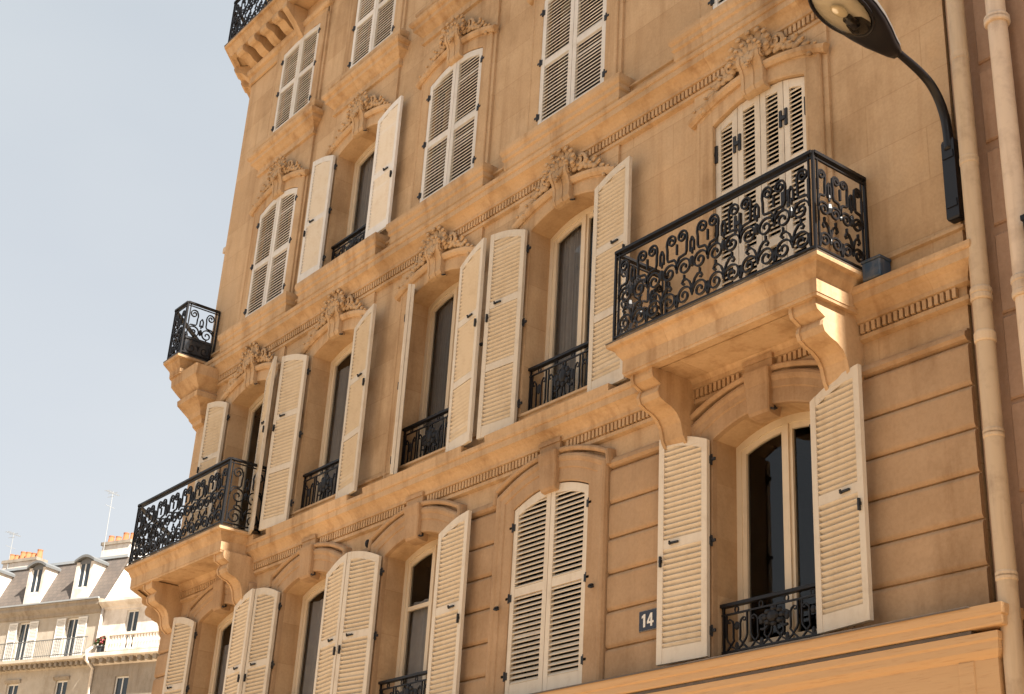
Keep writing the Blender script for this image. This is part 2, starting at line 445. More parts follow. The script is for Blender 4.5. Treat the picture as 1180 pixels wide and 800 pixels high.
# ---- cornices
def belt(dz, ressauts):
    m = MB()
    prof = [(0, 6.37), (0.045, 6.385), (0.045, 6.42), (0.02, 6.43), (0.02, 6.505), (0.07, 6.515), (0.07, 6.55), (0.085, 6.575), (0.115, 6.61), (0.15, 6.635), (0.16, 6.64), (0.16, 6.71), (0.172, 6.715), (0.18, 6.735), (0.18, 6.765), (0.03, 6.79), (0.03, 6.955), (0.055, 6.965), (0.055, 6.99), (0.0, 7.0)]
    m.mould([(XR, 0.3), (XR, 0.0), (XL, 0.0), CH], [(d, z+dz) for d, z in prof])
    x = XR - 0.05
    while x > XL + 0.05:
        if not any(abs(x - xc) < 0.2 for xc in ressauts):
            m.box(x-0.032, x, -0.058, -0.015, 6.432+dz, 6.507+dz)
        x -= 0.052
    return m
obj('cornice', belt(0, BAYS), M['trim'], building)
obj('cornice', belt(3.14, BAYS), M['trim'], building)
tc = MB()
tc.mould([(XR, 0.0), (XL, 0.0), CH], [(0, 18.7), (0.1, 18.75), (0.12, 19.0), (0.3, 19.15), (0.34, 19.2), (0.34, 19.35), (0.42, 19.4), (0.42, 19.5), (0.0, 19.62)])
obj('roof_cornice', tc, M['trim'], building)

# window sills (storey C) and cornice hoods that carry the sills of storey D
sillprof = [(0, 9.90), (0.12, 9.92), (0.14, 9.95), (0.14, 10.04), (0.16, 10.06), (0.16, 10.11), (0.175, 10.13), (0.185, 10.16), (0.185, 10.21), (0.0, 10.265)]
hoodprof = [(0, 12.86), (0.035, 12.87), (0.035, 12.91), (0.02, 12.925), (0.025, 12.98), (0.06, 13.01), (0.09, 13.05), (0.125, 13.075), (0.13, 13.13), (0.16, 13.15), (0.175, 13.18), (0.175, 13.205), (0.06, 13.235), (0.06, 13.26), (0.10, 13.29), (0.12, 13.33), (0.12, 13.37), (0.0, 13.41)]
for xc in BAYS:
    m = MB(); m.mould([(xc+PW, 0.0), (xc+PW, PY), (xc-PW, PY), (xc-PW, 0.0)], sillprof); obj('window_sill', m, M['trim'], building)
    m = MB(); m.mould([(xc+PW, 0.0), (xc+PW, PY), (xc-PW, PY), (xc-PW, 0.0)], hoodprof); obj('window_hood', m, M['trim'], building)
# low stone ends of the sills of storey B
for xc in BAYS[1:]:
    m = MB(); m.mould([(xc+PW-0.02, 0.0), (xc+PW-0.02, PY), (xc-PW+0.02, PY), (xc-PW+0.02, 0.0)], [(0, 6.66), (0.150, 6.765), (0.155, 6.80), (0.16, 6.83), (0.0, 6.845)])
    obj('window_sill', m, M['trim'], building)

# ---- keystones of storey A
def keystone_mesh():
    m = MB()
    f = [(0.105, 0.02, 6.045), (0.108, 0.085, 6.055), (0.112, 0.10, 6.08), (0.118, 0.105, 6.15), (0.128, 0.112, 6.3), (0.136, 0.13, 6.40), (0.138, 0.13, 6.43)]
    rings = []
    for w, d, z in f:
        rings.append([m.vert((-w, 0.05, z)), m.vert((-w, -d+0.012, z)), m.vert((-w+0.012, -d, z)), m.vert((w-0.012, -d, z)), m.vert((w, -d+0.012, z)), m.vert((w, 0.05, z))])
    for a, b in zip(rings[:-1], rings[1:]):
        for k in range(5): m.face([a[k], a[k+1], b[k+1], b[k]])
    m.face(rings[0][::-1]); m.face(rings[-1])
    m.box(-0.15, 0.15, -0.085, 0.0, 6.432, 6.512)
    m.box(-0.16, 0.16, -0.098, 0.0, 6.512, 6.553)
    return m
kme = keystone_mesh().mesh('keystone', M['rust'])
for xc in BAYS: link('keystone', kme, building, (xc, 0, 0))

# ---- carved keystones (console, acanthus shell and garlands); local z = 0 at the crown of the opening
def carving():
    m = MB(); m.smooth = True
    rng = random.Random(3)
    prof = [(0.02, -0.03), (0.075, -0.02), (0.10, 0.02), (0.095, 0.08), (0.10, 0.15), (0.13, 0.21), (0.17, 0.25), (0.185, 0.30), (0.165, 0.345), (0.10, 0.36), (0.0, 0.365)]
    for k, (d, z) in enumerate(prof):
        pass
    for (xa, xb, e) in ((-0.10, 0.10, 0.0), (-0.118, -0.085, 0.012), (0.085, 0.118, 0.012), (-0.02, 0.02, 0.014)):
        m.smooth = False
        m.prism_x([(0.03, prof[0][1])] + [(-(d+e), z) for d, z in prof] + [(0.03, 0.365)], xa, xb)
    m.smooth = True
    for sgn in (-1, 1):                                    # volutes on the flanks of the console
        pts = []
        for i in range(26):
            a = i/25*4.6*PI/1.6; r = 0.062*(1 - i/30)
            pts.append((sgn*0.122, -0.125 + r*math.cos(a), 0.285 + r*math.sin(a)))
        m.tube(pts, 0.012, 5)
    def leaf(c, ang, L, w, d0, curl):
        # fleshy carved lobe that grows from c towards ang in the wall plane, its tip curling outwards
        dx, dz = math.sin(ang), math.cos(ang)
        ax_ = Vector((dx, -curl*0.9/max(L, 0.01)*0.6, dz)).normalized()
        rot = Vector((0, 0, 1)).rotation_difference(ax_).to_matrix()
        mid = Vector((c[0] + dx*L*0.5, -(d0 + curl*0.35), c[1] + dz*L*0.5))
        m.ellipsoid(mid, w, 0.022, L*0.56, rot, 7, 6)
        m.ellipsoid((c[0] + dx*L*0.94, -(d0 + curl), c[1] + dz*L*0.94), w*0.72, 0.024, w*0.55, None, 7, 5)
    for k in range(9):
        a = R(-100 + 25*k)
        leaf((0.0 + 0.07*math.sin(a), 0.34 + 0.02*math.cos(a)), a, 0.15 + 0.035*math.cos(a), 0.042, 0.07, 0.11)
    for k in range(6):
        a = R(-75 + 30*k)
        leaf((0.05*math.sin(a), 0.32), a, 0.105, 0.032, 0.13, 0.09)
    for k in range(5):                                     # lower beard of the acanthus over the console
        leaf((-0.07 + 0.035*k, 0.33), PI + R(-22 + 11*k), 0.16 - 0.02*abs(k-2), 0.026, 0.165, 0.045)
    for sgn in (-1, 1):
        pts = []                                           # scrolls at both sides
        for i in range(22):
            a = -0.6*PI + i/21*3.1*PI; r = 0.085*(1 - i/26)
            pts.append((sgn*(0.245 + r*math.cos(a)), -0.07 - 0.002*i, 0.335 + r*math.sin(a)))
        m.tube(pts, [0.026*(1 - 0.6*i/21) for i in range(22)], 6)
        for i in range(15):                                # garland falling along the arch
            t = i/14
            x = 0.17 + 0.40*t; z = 0.30 - 0.05*t - 0.20*t*t
            r = 0.046*(1 - 0.45*t)*rng.uniform(0.75, 1.15)
            m.ellipsoid((sgn*(x + rng.uniform(-0.012, 0.012)), -0.055 - rng.uniform(0, 0.02), z + rng.uniform(-0.03, 0.03)), r, 0.035, r*0.85, None, 7, 5)
        for i in range(7):
            t = i/6
            leaf((sgn*(0.20 + 0.36*t), 0.30 - 0.20*t*t), sgn*R(70 + 45*t) + R(rng.uniform(-35, 35)), 0.10, 0.026, 0.05, 0.05)
    return m
cme = carving().mesh('carved_keystone', M['carve'])
for fl in 'BC':
    for xc in BAYS:
        if fl == 'C' and xc == BAYS[0]: continue
        o = link('carved_keystone', cme, building, (xc, PY, FL[fl][1] + FL[fl][2] - 0.015)); o.scale = (1.12, 0.70, 1.06)

# ------------------------------------------------------------------ shutters
def leaf_mesh(x0, x1, hinge, fl, rails, w_st=0.06, gap=0.004, mat_=None, blank=False):
    """leaf spanning x0..x1 of the opening (centre 0), local origin on the hinge line at sill height"""
    zb, zs, rise = FL[fl]
    m = MB()
    y0, y1 = -0.036, 0.0
    a, b = min(x0, x1)+gap, max(x0, x1)-gap
    top = lambda x: arch(x, zs, rise) - zb - 0.012
    N = 8
    low = 0.012; bt = 0.125; tr = 0.085
    X = lambda x: x - hinge
    def stile(p, q):
        m.prism([(X(p), low), (X(q), low), (X(q), top(q)), (X(p), top(p))], y0, y1)
    stile(a, a+w_st); stile(b-w_st, b)
    ia, ib = a+w_st, b-w_st
    m.box(X(ia), X(ib), y0+0.003, y1-0.003, low, low+bt)
    pts = [(X(ia+(ib-ia)*i/N), top(ia+(ib-ia)*i/N)-0.001) for i in range(N+1)]
    m.prism([(x, z-tr) for x, z in pts] + pts[::-1], y0+0.003, y1-0.003)
    H = zs - zb
    spans = []; z = low+bt
    for r in rails:
        m.box(X(ia), X(ib), y0+0.003, y1-0.003, r*H-0.04, r*H+0.04)
        spans.append((z, r*H-0.04)); z = r*H+0.04
    spans.append((z, None))
    pitch = 0.046
    tilt = {'A': 43, 'B': 45, 'C': 51, 'D': 57}[fl]; jr = random.Random(ord(fl)*7 + int(x0*100))
    for s0, s1 in spans:
        z = s0 + 0.02
        while True:
            L, Rr = ia, ib
            zt = (s1 if s1 else 99)
            if s1 is None:
                lo = min(top(ia), top(ib)) - tr
                if z > lo - 0.02:
                    ok = [x for x in (ia+(ib-ia)*i/30 for i in range(31)) if top(x)-tr > z - 0.022]
                    if len(ok) < 4: break
                    L, Rr = ok[0], ok[-1]
            elif z > s1 - 0.012: break
            # slat: outer edge low (at -y), inner edge high
            hd, ht = 0.0225, 0.0042
            ja = R(tilt + jr.gauss(0, 1.8) + (14 if jr.random() < 0.02 else 0)); ca, sa = math.cos(ja), math.sin(ja)
            cy, cz = (y0+y1)/2, z
            c = []
            for u, v in ((-hd, -ht), (hd, -ht), (hd, ht), (-hd, ht)):
                yy = u*ca - v*sa; zz = u*sa + v*ca
                c.append((cy + yy*0.9, cz + zz))
            m.prism_x(c, X(L)-0.004, X(Rr)+0.004)
            z += pitch
    return m
hm = MB(); hm.box(-0.012, 0.026, -0.044, -0.030, -0.034, 0.034); hm.tube([(-0.008, -0.044, -0.045), (-0.008, -0.044, 0.045)], 0.010, 6); hm.box(-0.05, -0.014, -0.050, -0.036, -0.012, 0.012)
HINGE = hm.mesh('hinge', M['hinge'])
lm = MB(); lm.box(-0.05, 0.05, 0.002, 0.018, -0.008, 0.008); lm.tube([(0.035, 0.010, -0.014), (0.035, 0.024, 0.018)], 0.009, 6)
LATCH = lm.mesh('latch', M['hinge'])
bm_ = MB(); bm_.box(-0.008, 0.008, 0.002, 0.022, -0.045, 0.045); bm_.box(-0.016, 0.016, 0.002, 0.016, -0.008, 0.016)
BOLT = bm_.mesh('catch', M['hinge'])
LM = {}
RAILS = {'A': [0.545], 'B': [0.345, 0.665], 'C': [0.50], 'D': [0.54]}
for fl in 'ABCD':
    for side in (-1, 1):
        mt = M['shutter_white'] if fl in 'CD' else M['shutter']
        x0, x1 = (-HW, 0) if side < 0 else (0, HW)
        LM[fl, side] = leaf_mesh(x0, x1, side*HW, fl, RAILS[fl]).mesh('shutter', mt)
def shutter(bay, fl, side, ang, lab=None, yc=-0.005):
    """side -1 = hinged at the left jamb; ang = degrees opened"""
    xc = BAYS[bay-1]; zb = FL[fl][0]
    yh = yc if ang == 0 else (-0.13 if (fl, bay, side) == ('B', 4, -1) else -0.115)
    o = link('shutter', LM[fl, side], building, (xc + side*HW, yh, zb), R(side*ang))
    if lab: o['label'] = lab
    H = FL[fl][1]-zb
    for q in (0.12, 0.52, 0.90):
        h = link('hinge', HINGE, o, (0, 0, q*H))
        if side > 0: h.scale = (-1, 1, 1)
    if ang > 100:
        r = RAILS[fl][-1]*H
        link('latch', LATCH, o, (-side*0.36, 0, r))
        link('catch', BOLT, o, (-side*0.505, 0, r-0.14))
    else:
        for q in (0.62,):
            pass
    return o
OPEN = {('A',1): (-177, 172), ('A',2): (0, 0), ('A',3): (-172, 177), ('A',4): (-178, 172), ('A',5): (-175, 174),
        ('B',2): (-174, 177), ('B',3): (-34, 171), ('B',4): (-172, 172), ('B',5): (-175, 161),
        ('C',1): (0, 0), ('C',2): (0, 0), ('C',3): (0, 0), ('C',4): (-178, 179), ('C',5): (0, 0),
        ('D',1): (0, 0), ('D',2): (0, 0), ('D',3): (0, 0), ('D',4): (0, 0), ('D',5): (0, 0)}
for (fl, b), (l, r) in OPEN.items():
    if abs(l) == 34:                                       # a leaf in two halves, folded on each other and standing edge-on
        for x0, off in ((-HW, 0.0), (-HW/2, 0.041)):
            me = leaf_mesh(x0, x0+HW/2, -HW, fl, RAILS[fl], 0.045).mesh('folded_shutter', M['shutter'])
            o = link('shutter', me, building, (BAYS[b-1] - HW, -0.035, FL[fl][0]), R(-33))
            o['label'] = 'half of a folded shutter standing edge-on'
            if off:
                for v in me.vertices: v.co.x = HW/2 - (v.co.x - HW/2); v.co.y += off
                me.flip_normals()
            else:
                for q in (0.12, 0.52, 0.90): link('hinge', HINGE, o, (0, 0, q*(FL[fl][1]-FL[fl][0])))
    else: shutter(b, fl, -1, abs(l))
    shutter(b, fl, 1, abs(r))
# folding shutters behind the large balcony: four narrow leaves with strap hinges
for i in range(4):
    x0 = -HW + i*HW/2; x1 = x0 + HW/2
    me = leaf_mesh(x0, x1, x0, 'B', [0.35, 0.66], 0.062).mesh('folding_shutter', M['shutter'])
    o = link('shutter', me, building, (BAYS[0] + x0, 0.03, FL['B'][0]), 0)
    o['label'] = 'narrow closed folding shutter leaf with black strap hinges'
    for q in (0.14, 0.50, 0.865):
        sh = MB()
        if i in (0, 3):
            s = 1 if i == 0 else -1; e = 0 if i == 0 else HW/2
            sh.box(e - 0.002 if s > 0 else e - 0.032, e + 0.032 if s > 0 else e + 0.002, -0.05, -0.034, -0.09, 0.09); sh.box(e - 0.09 if s > 0 else e, e if s > 0 else e + 0.09, -0.055, -0.036, -0.018, 0.018)
            sh.tube([(e - s*0.075, -0.046, -0.03), (e - s*0.075, -0.046, 0.03)], 0.014, 6)
        else:
            e = 0 if i == 1 else HW/2
            sh.box(e-0.045, e-0.018, -0.05, -0.034, -0.085, 0.085); sh.box(e+0.018, e+0.045, -0.05, -0.034, -0.085, 0.085); sh.box(e-0.03, e+0.03, -0.055, -0.036, -0.018, 0.018)
        obj('hinge', sh, M['hinge'], o, (0, 0, q*(FL['B'][1]-FL['B'][0])))

# ------------------------------------------------------------------ windows
def window(bay, fl, transom=None, curtain=0.0, curtain_side=0, swag=False, behind=False):
    xc = BAYS[bay-1]; zb, zs, rise = FL[fl]
    f = MB()
    y0, y1 = (0.075, 0.13) if behind else (0.225, 0.285)
    t = 0.055
    inner = lambda x: arch(x, zs, rise) - 0.06
    f.box(-HW, -HW+t, y0, y1, zb, zs); f.box(HW-t, HW, y0, y1, zb, zs)
    f.box(-HW+t, HW-t, y0, y1, zb, zb+0.06)
    N = 12; xs = [-HW + 2*HW*i/N for i in range(N+1)]
    f.prism([(x, arch(x, zs, rise)-0.065) for x in xs] + [(x, arch(x, zs, rise)+0.004) for x in reversed(xs)], y0-0.002, y1+0.002)
    # casements
    c0, c1 = y0+0.012, y1-0.008
    for s in (-1, 1):
        a, b = sorted((s*(HW-t), s*0.012))
        for p, q in ((a, a+0.045), (b-0.045, b)):
            f.prism([(p, zb+0.06), (q, zb+0.06), (q, inner(q)), (p, inner(p))], c0, c1)
        f.box(a+0.045, b-0.045, c0+0.002, c1-0.002, zb+0.06, zb+0.17)
        M_ = [a+0.045 + (b-a-0.09)*i/6 for i in range(7)]
        f.prism([(x, inner(x)-0.055) for x in M_] + [(x, inner(x)) for x in reversed(M_)], c0+0.002, c1-0.002)
        if transom: f.box(a+0.045, b-0.045, c0+0.002, c1-0.002, zb+transom*(zs-zb)-0.022, zb+transom*(zs-zb)+0.022)
    f.box(-0.028, 0.028, y0-0.006, y0+0.012, zb+0.06, zs+rise-0.06)
    fo = obj('window', f, M['shaded_frame'] if behind else M['frame'], building, (xc, 0, 0))
    p = MB(); yg = y0 + 0.036
    p.poly([(-HW+t, yg, zb+0.06)] + [(HW-t, yg, zb+0.06)] + [(x, yg, inner(x)) for x in (0.495, 0.3, 0.1, -0.1, -0.3, -0.495)])
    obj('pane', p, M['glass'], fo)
    if curtain:
        c = MB(); c.smooth = True
        spans = {0: [(-0.52, 0.52)], 1: [(-0.52, -0.12), (0.2, 0.52)], -1: [(-0.52, -0.05)], 2: [(-0.05, 0.52)], 3: [(-0.52, -0.2)]}[curtain_side]
        for a, b in spans:
            n = 48; z0, z1 = zb + 0.02, zb + curtain*(zs+rise-zb)
            prev = None
            for i in range(n+1):
                x = a + (b-a)*i/n; ph = i*0.95 + 1.3*math.sin(i*0.37)
                col = []
                for k in range(5):
                    z = z0 + (z1-z0)*k/4
                    g = 1.0
                    if swag: g = 1 - 0.35*math.sin(PI*min(1, k/4))
                    xx = a + (x-a)*g
                    col.append(c.vert((xx, 0.325 + 0.022*math.sin(ph)*(1 - 0.1*k), z)))
                if prev:
                    for k in range(4): c.face([prev[k], col[k], col[k+1], prev[k+1]])
                prev = col
        obj('curtain', c, M['curtain'], fo)
    return fo
window(1, 'A'); window(2, 'A', behind=True); window(3, 'A', 0.70, 0.70, 0); window(4, 'A', None, 0.90, 0); window(5, 'A', None, 0.8, 3)
window(1, 'B', behind=True); window(2, 'B', None, 1.0, 1); window(3, 'B', None, 1.0, 3); window(4, 'B', None, 0.9, 3); window(5, 'B')
for b in (1, 2, 3, 5): window(b, 'C', behind=True)
window(4, 'C', None, 0.95, -1)
for b in (1, 2, 3, 4, 5): window(b, 'D', behind=True)

# ------------------------------------------------------------------ ironwork
def spiral(cx, cz, r0, r1, a0, a1, n=16):
    return [(cx + (r0+(r1-r0)*i/n)*math.cos(a0+(a1-a0)*i/n), cz + (r0+(r1-r0)*i/n)*math.sin(a0+(a1-a0)*i/n)) for i in range(n+1)]
def module_lines(w, h):
    """right half of one lyre module, (u, v) in metres with u from the module's axis"""
    k = w/0.31; q = h/0.76
    L = []
    mid = spiral(0.078*k, 0.355*q, 0.014, 0.076*k, 1.2*PI, -2.0*PI, 30)           # scroll whose outer side runs up over a shoulder into a bar
    L.append(mid + [(0.152*k, 0.42*q), (0.130*k, 0.462*q), (0.064*k, 0.472*q), (0.056*k, 0.50*q), (0.056*k, 0.575*q), (0.050*k, 0.62*q), (0.055*k, 0.66*q)]
             + spiral(0.100*k, 0.645*q, 0.050*k, 0.012, 0.85*PI, -2.1*PI, 22)[1:])
    L.append(spiral(0.080*k, 0.095*q, 0.014, 0.076*k, -0.2*PI, 3.0*PI, 30) + [(0.008*k, 0.155*q), (0.026*k, 0.205*q), (0.056*k, 0.238*q), (0.088*k, 0.236*q), (0.100*k, 0.212*q), (0.088*k, 0.196*q), (0.075*k, 0.205*q)])
    L.append([(0.078*k, 0.236*q), (0.078*k, 0.282*q)])
    L.append([(0.018*k, 0.47*q), (0.018*k, 0.56*q), (0.0, 0.60*q)])
    L.append([(0.155*k, 0.02*q), (0.142*k, 0.06*q), (0.155*k, 0.13*q)])
    L.append([(0.155*k, 0.595*q), (0.155*k, 0.50*q)])
    return L
def panel(mb, A, B, z0, z1, w0=0.36, r=0.0076, ends=(True, True)):
    """railing panel from plan point A to B"""
    A, B = Vector((A[0], A[1], 0)), Vector((B[0], B[1], 0)); d = (B-A); Ln = d.length; d.normalize()
    nrm = Vector((-d.y, d.x, 0))
    P = lambda s, z: A + d*s + Vector((0, 0, z))
    def bar(s0, za, s1, zb_, hw, hd): mb.tube([P(s0, za), P(s1, zb_)], hw, 4, hd/hw, up=nrm)
    # rails
    bar(0, z1, Ln, z1, 0.013, 0.024); bar(0, z1-0.045, Ln, z1-0.045, 0.006, 0.009)
    bar(0, z0+0.05, Ln, z0+0.05, 0.008, 0.012)
    n = max(1, round((Ln-0.09)/w0)); w = (Ln-0.09)/n; h = z1 - 0.045 - (z0+0.05)
    for e in range(2):
        if not ends[e]: continue
        s = 0.0 if e == 0 else Ln; o = 0.045 if e == 0 else -0.045
        bar(s, z0, s, z1+0.012, 0.011, 0.011); bar(s+o, z0+0.05, s+o, z1, 0.007, 0.007)
    for i in range(n):
        sc = 0.045 + w*(i+0.5)
        for sg in (-1, 1):
            for pl in module_lines(w, h):
                mb.tube([P(sc + sg*u, z0+0.05+v) for u, v in pl], r, 4, 1.25, up=nrm)
        # cast buds and rosettes
        for v, a, b in ((0.375, 0.026, 0.055), (0.47, 0.014, 0.035), (0.10, 0.014, 0.035)):
            mb.ellipsoid(P(sc, z0+0.05+v*h/0.76), a, a, b, None, 6, 4)
        if i:
            mb.ellipsoid(P(0.045+w*i, z0+0.05+0.345*h/0.76), 0.014, 0.014, 0.025, None, 6, 4)
def bracket(parent, x, ztop, depth, h, w=0.26, rot=0.0, loc=None):
    m = MB()
    pr = [(0.02, 0.0), (-depth, 0.0), (-depth, -0.05), (-depth*0.97, -0.09), (-depth*0.86, -0.115), (-depth*0.80, -0.13), (-depth*0.84, -0.16), (-depth*0.86, -0.20),
          (-depth*0.82, -0.25), (-depth*0.70, -0.28), (-depth*0.56, -0.30), (-depth*0.44, -0.34), (-depth*0.36, -0.40), (-depth*0.30, h*-0.86), (-depth*0.24, h*-0.94), (-depth*0.12, -h), (0.02, -h)]
    m.prism_x([(y, z) for y, z in pr], -w/2, w/2)
    for s in (-1, 1):
        e = 0.014
        m.prism_x([(y - (e if y < 0 else 0), z - (0.006 if 0 < k < 16 else 0)) for k, (y, z) in enumerate(pr)], s*w/2 - 0.028 if s > 0 else s*w/2 - 0.004, s*w/2 + 0.004 if s > 0 else s*w/2 + 0.028)
    return obj('bracket', m, M['trim'], parent, loc or (x, 0, ztop), rot)

def slab_profile(z, D, th=0.30):
    """moulded edge of a balcony slab; wall side first"""
    return [(0, z-th+0.02), (D-0.20, z-th+0.02), (D-0.19, z-th), (D-0.10, z-th), (D-0.095, z-th+0.02), (D-0.09, z-0.145), (D-0.075, z-0.12), (D-0.05, z-0.085), (D-0.035, z-0.045),
            (D-0.03, z-0.04), (D, z-0.036), (D+0.012, z-0.03), (D+0.015, z-0.01), (D+0.015, z), (0, z)]

# large balcony of the bay nearest the camera
zt = 6.87
BX0, BX1, BD = -8.56, -6.22, 0.66
def slab(x0, x1, D, z, th):
    """slab as a moulding swept round its three free sides, with soffit and top sheets"""
    m = MB(); pr = slab_profile(z, D, th)
    t = 0.28                                             # the path runs inside the slab so the moulding keeps its depth on the sides
    path = [(x1, 0.0), (x1, -D), (x0, -D), (x0, 0.0)]
    out = [(d - D, zz) for d, zz in pr[2:-1]]
    m.mould(path, out, caps=True)
    m.poly([(x0+0.1, 0, z), (x1-0.1, 0, z), (x1-0.1, -D+0.1, z), (x0+0.1, -D+0.1, z)])
    m.box(x0+0.09, x1-0.09, -D+0.09, 0.0, z-th+0.025, z-0.004)
    m.box(x0+0.24, x1-0.24, -D+0.22, 0.0, z-th+0.010, z-th+0.03)
    return m
b1 = obj('balcony', slab(BX0, BX1, BD, zt, 0.29), M['trim'], building)
b1['label'] = 'large stone balcony with black scrollwork railing over the brightest window'
e = MB(); e.mould([(BX1, 0.0), (BX1, -BD), (BX0, -BD), (BX0, 0.0)], [(-0.02, zt+0.001), (0.016, zt+0.001), (0.02, zt+0.012), (-0.02, zt+0.014)])
obj('lead_edge', e, M['lead'], b1)
rl = MB(); q = 0.035
panel(rl, (BX0+q, -BD+q), (BX1-q, -BD+q), zt+0.02, zt+0.90)
panel(rl, (BX1-q, -BD+q), (BX1-q, -0.02), zt+0.02, zt+0.90, 0.29)
panel(rl, (BX0+q, -0.02), (BX0+q, -BD+q), zt+0.02, zt+0.90, 0.29)
obj('railing', rl, M['iron'], b1)
bracket(b1, BX0+0.29, zt-0.28, 0.52, 0.60); bracket(b1, BX1-0.27, zt-0.28, 0.52, 0.60)

# corner balconies that wrap the chamfered corner
CHD = Vector((CH[0]-XL, CH[1], 0)).normalized()
CN = Vector((-CHD.y, CHD.x, 0)); CN = CN if CN.y < 0 else -CN
def off_path(x1, D, ext=1.25, back=0.0):
    """plan of a balcony edge at offset D: right return, facade run, chamfer run, left return"""
    k = math.tan(R(22.5))
    c = (XL - D*k, -D)
    far = Vector((XL, 0, 0)) + CHD*ext + CN*D
    end = Vector((XL, 0, 0)) + CHD*ext
    return [(x1, -back), (x1, -D), c, (far.x, far.y), (end.x, end.y)]
def wrap_slab(x1, D, z, th, ext=1.25):
    m = MB(); pr = slab_profile(z, D, th)
    m.mould(off_path(x1, D, ext), [(d-D, zz) for d, zz in pr[2:-1]])
    ins = off_path(x1-0.09, D-0.09, ext-0.09)
    for zz in (z, z-th+0.025):
        m.poly([(x, y, zz) for x, y in ins] + [(XL, 0.0, zz)])
    return m
def wrap_rail(x1, D, z, h, ext=1.25, q=0.035):
    rl = MB(); p = off_path(x1-q, D-q, ext-q, 0.02)
    for a, b in zip(p[:-1], p[1:]):
        panel(rl, b, a, z+0.02, z+h)
    return rl
z5 = 6.87
b5 = obj('balcony', wrap_slab(-15.86, 0.60, z5, 0.29), M['trim'], building)
b5['label'] = 'long corner balcony with black scrollwork railing lowest on the left edge'
e = MB(); e.mould(off_path(-15.86, 0.60), [(-0.02, z5+0.001), (0.016, z5+0.001), (0.02, z5+0.012), (-0.02, z5+0.014)]); obj('lead_edge', e, M['lead'], b5)
obj('railing', wrap_rail(-15.86, 0.60, z5, 0.90), M['iron'], b5)
bracket(b5, -16.03, z5-0.28, 0.47, 0.60); bracket(b5, -18.08, z5-0.28, 0.47, 0.60)
pc = Vector((XL, 0, 0)) + CHD*0.35
bracket(b5, 0, 0, 0.47, 0.60, loc=(pc.x, pc.y, z5-0.28), rot=R(-45))
z6 = 9.97
b6 = obj('balcony', wrap_slab(-18.16, 0.56, z6, 0.24, 1.1), M['trim'], building)
b6['label'] = 'small corner balcony with black railing above the long one, against the sky'
obj('railing', wrap_rail(-18.16, 0.56, z6, 0.86, 1.1), M['iron'], b6)
e = MB(); e.mould(off_path(-18.16, 0.56, 1.1), [(-0.02, z6+0.001), (0.016, z6+0.001), (0.02, z6+0.012), (-0.02, z6+0.014)]); obj('lead_edge', e, M['lead'], b6)
cb = MB()
cb.mould([(-18.2, 0.04), (-18.2, 0.0), (XL, 0.0), (XL+CHD.x*1.0, CHD.y*1.0)], [(0, 9.02), (0.06, 9.04), (0.07, 9.10), (0.12, 9.13), (0.14, 9.2), (0.20, 9.27), (0.30, 9.33), (0.31, 9.40), (0.27, 9.44), (0.33, 9.5), (0.42, 9.6), (0.43, 9.7), (0.44, 9.745), (0, 9.745)])
for i in range(2):
    pts = [(-18.185, -0.02-0.16+0.085*(1-j/24)*math.cos(j*0.6), 9.43+0.085*(1-j/24)*math.sin(j*0.6)) for j in range(22)]
cb.smooth = True; cb.tube(pts, 0.014, 5)
obj('bracket', cb, M['trim'], b6)
zE, dE = 15.66, 0.47
bE = obj('balcony', wrap_slab(-15.9, dE, zE, 0.17), M['trim'], building)
bE['label'] = 'topmost corner balcony with row of stone blocks under it'
e = MB(); e.mould(off_path(-15.9, dE), [(-0.02, zE+0.001), (0.018, zE+0.001), (0.022, zE+0.014), (-0.02, zE+0.016)]); obj('lead_edge', e, M['lead'], bE)
obj('railing', wrap_rail(-15.9, dE, zE, 0.90), M['iron'], bE)
cv = MB(); cv.mould(off_path(-15.95, 0.01, 1.2), [(0, 15.0), (0.03, 15.01), (0.035, 15.05), (0.02, 15.06), (0.02, 15.16), (0.06, 15.18), (0.08, 15.22), (0.08, 15.26), (0, 15.27)]); obj('cove', cv, M['trim'], bE)
mod = [(0.0, 15.498), (-0.36, 15.498), (-0.385, 15.47), (-0.39, 15.43), (-0.37, 15.385), (-0.33, 15.365), (-0.28, 15.37), (-0.24, 15.355), (-0.20, 15.32), (-0.15, 15.285), (-0.08, 15.262), (0.0, 15.26)]
for i in range(4):
    mo = MB(); x = -18.30 + 0.385*i; mo.prism_x(mod, x, x+0.20); obj('bracket', mo, M['trim'], bE)
mo = MB(); mo.prism_x([(0.0, 15.498), (-0.40, 15.498), (-0.40, 15.40), (-0.20, 15.20), (-0.05, 15.0), (0.0, 15.0)], -16.78, -16.66); obj('bracket', mo, M['trim'], bE)
for i in range(2):
    mo = MB(); mo.prism_x(mod, -0.1, 0.1); pc = Vector((XL, 0, 0)) + CHD*(0.22 + 0.385*i)
    obj('bracket', mo, M['trim'], bE, (pc.x, pc.y, 0), R(-45))

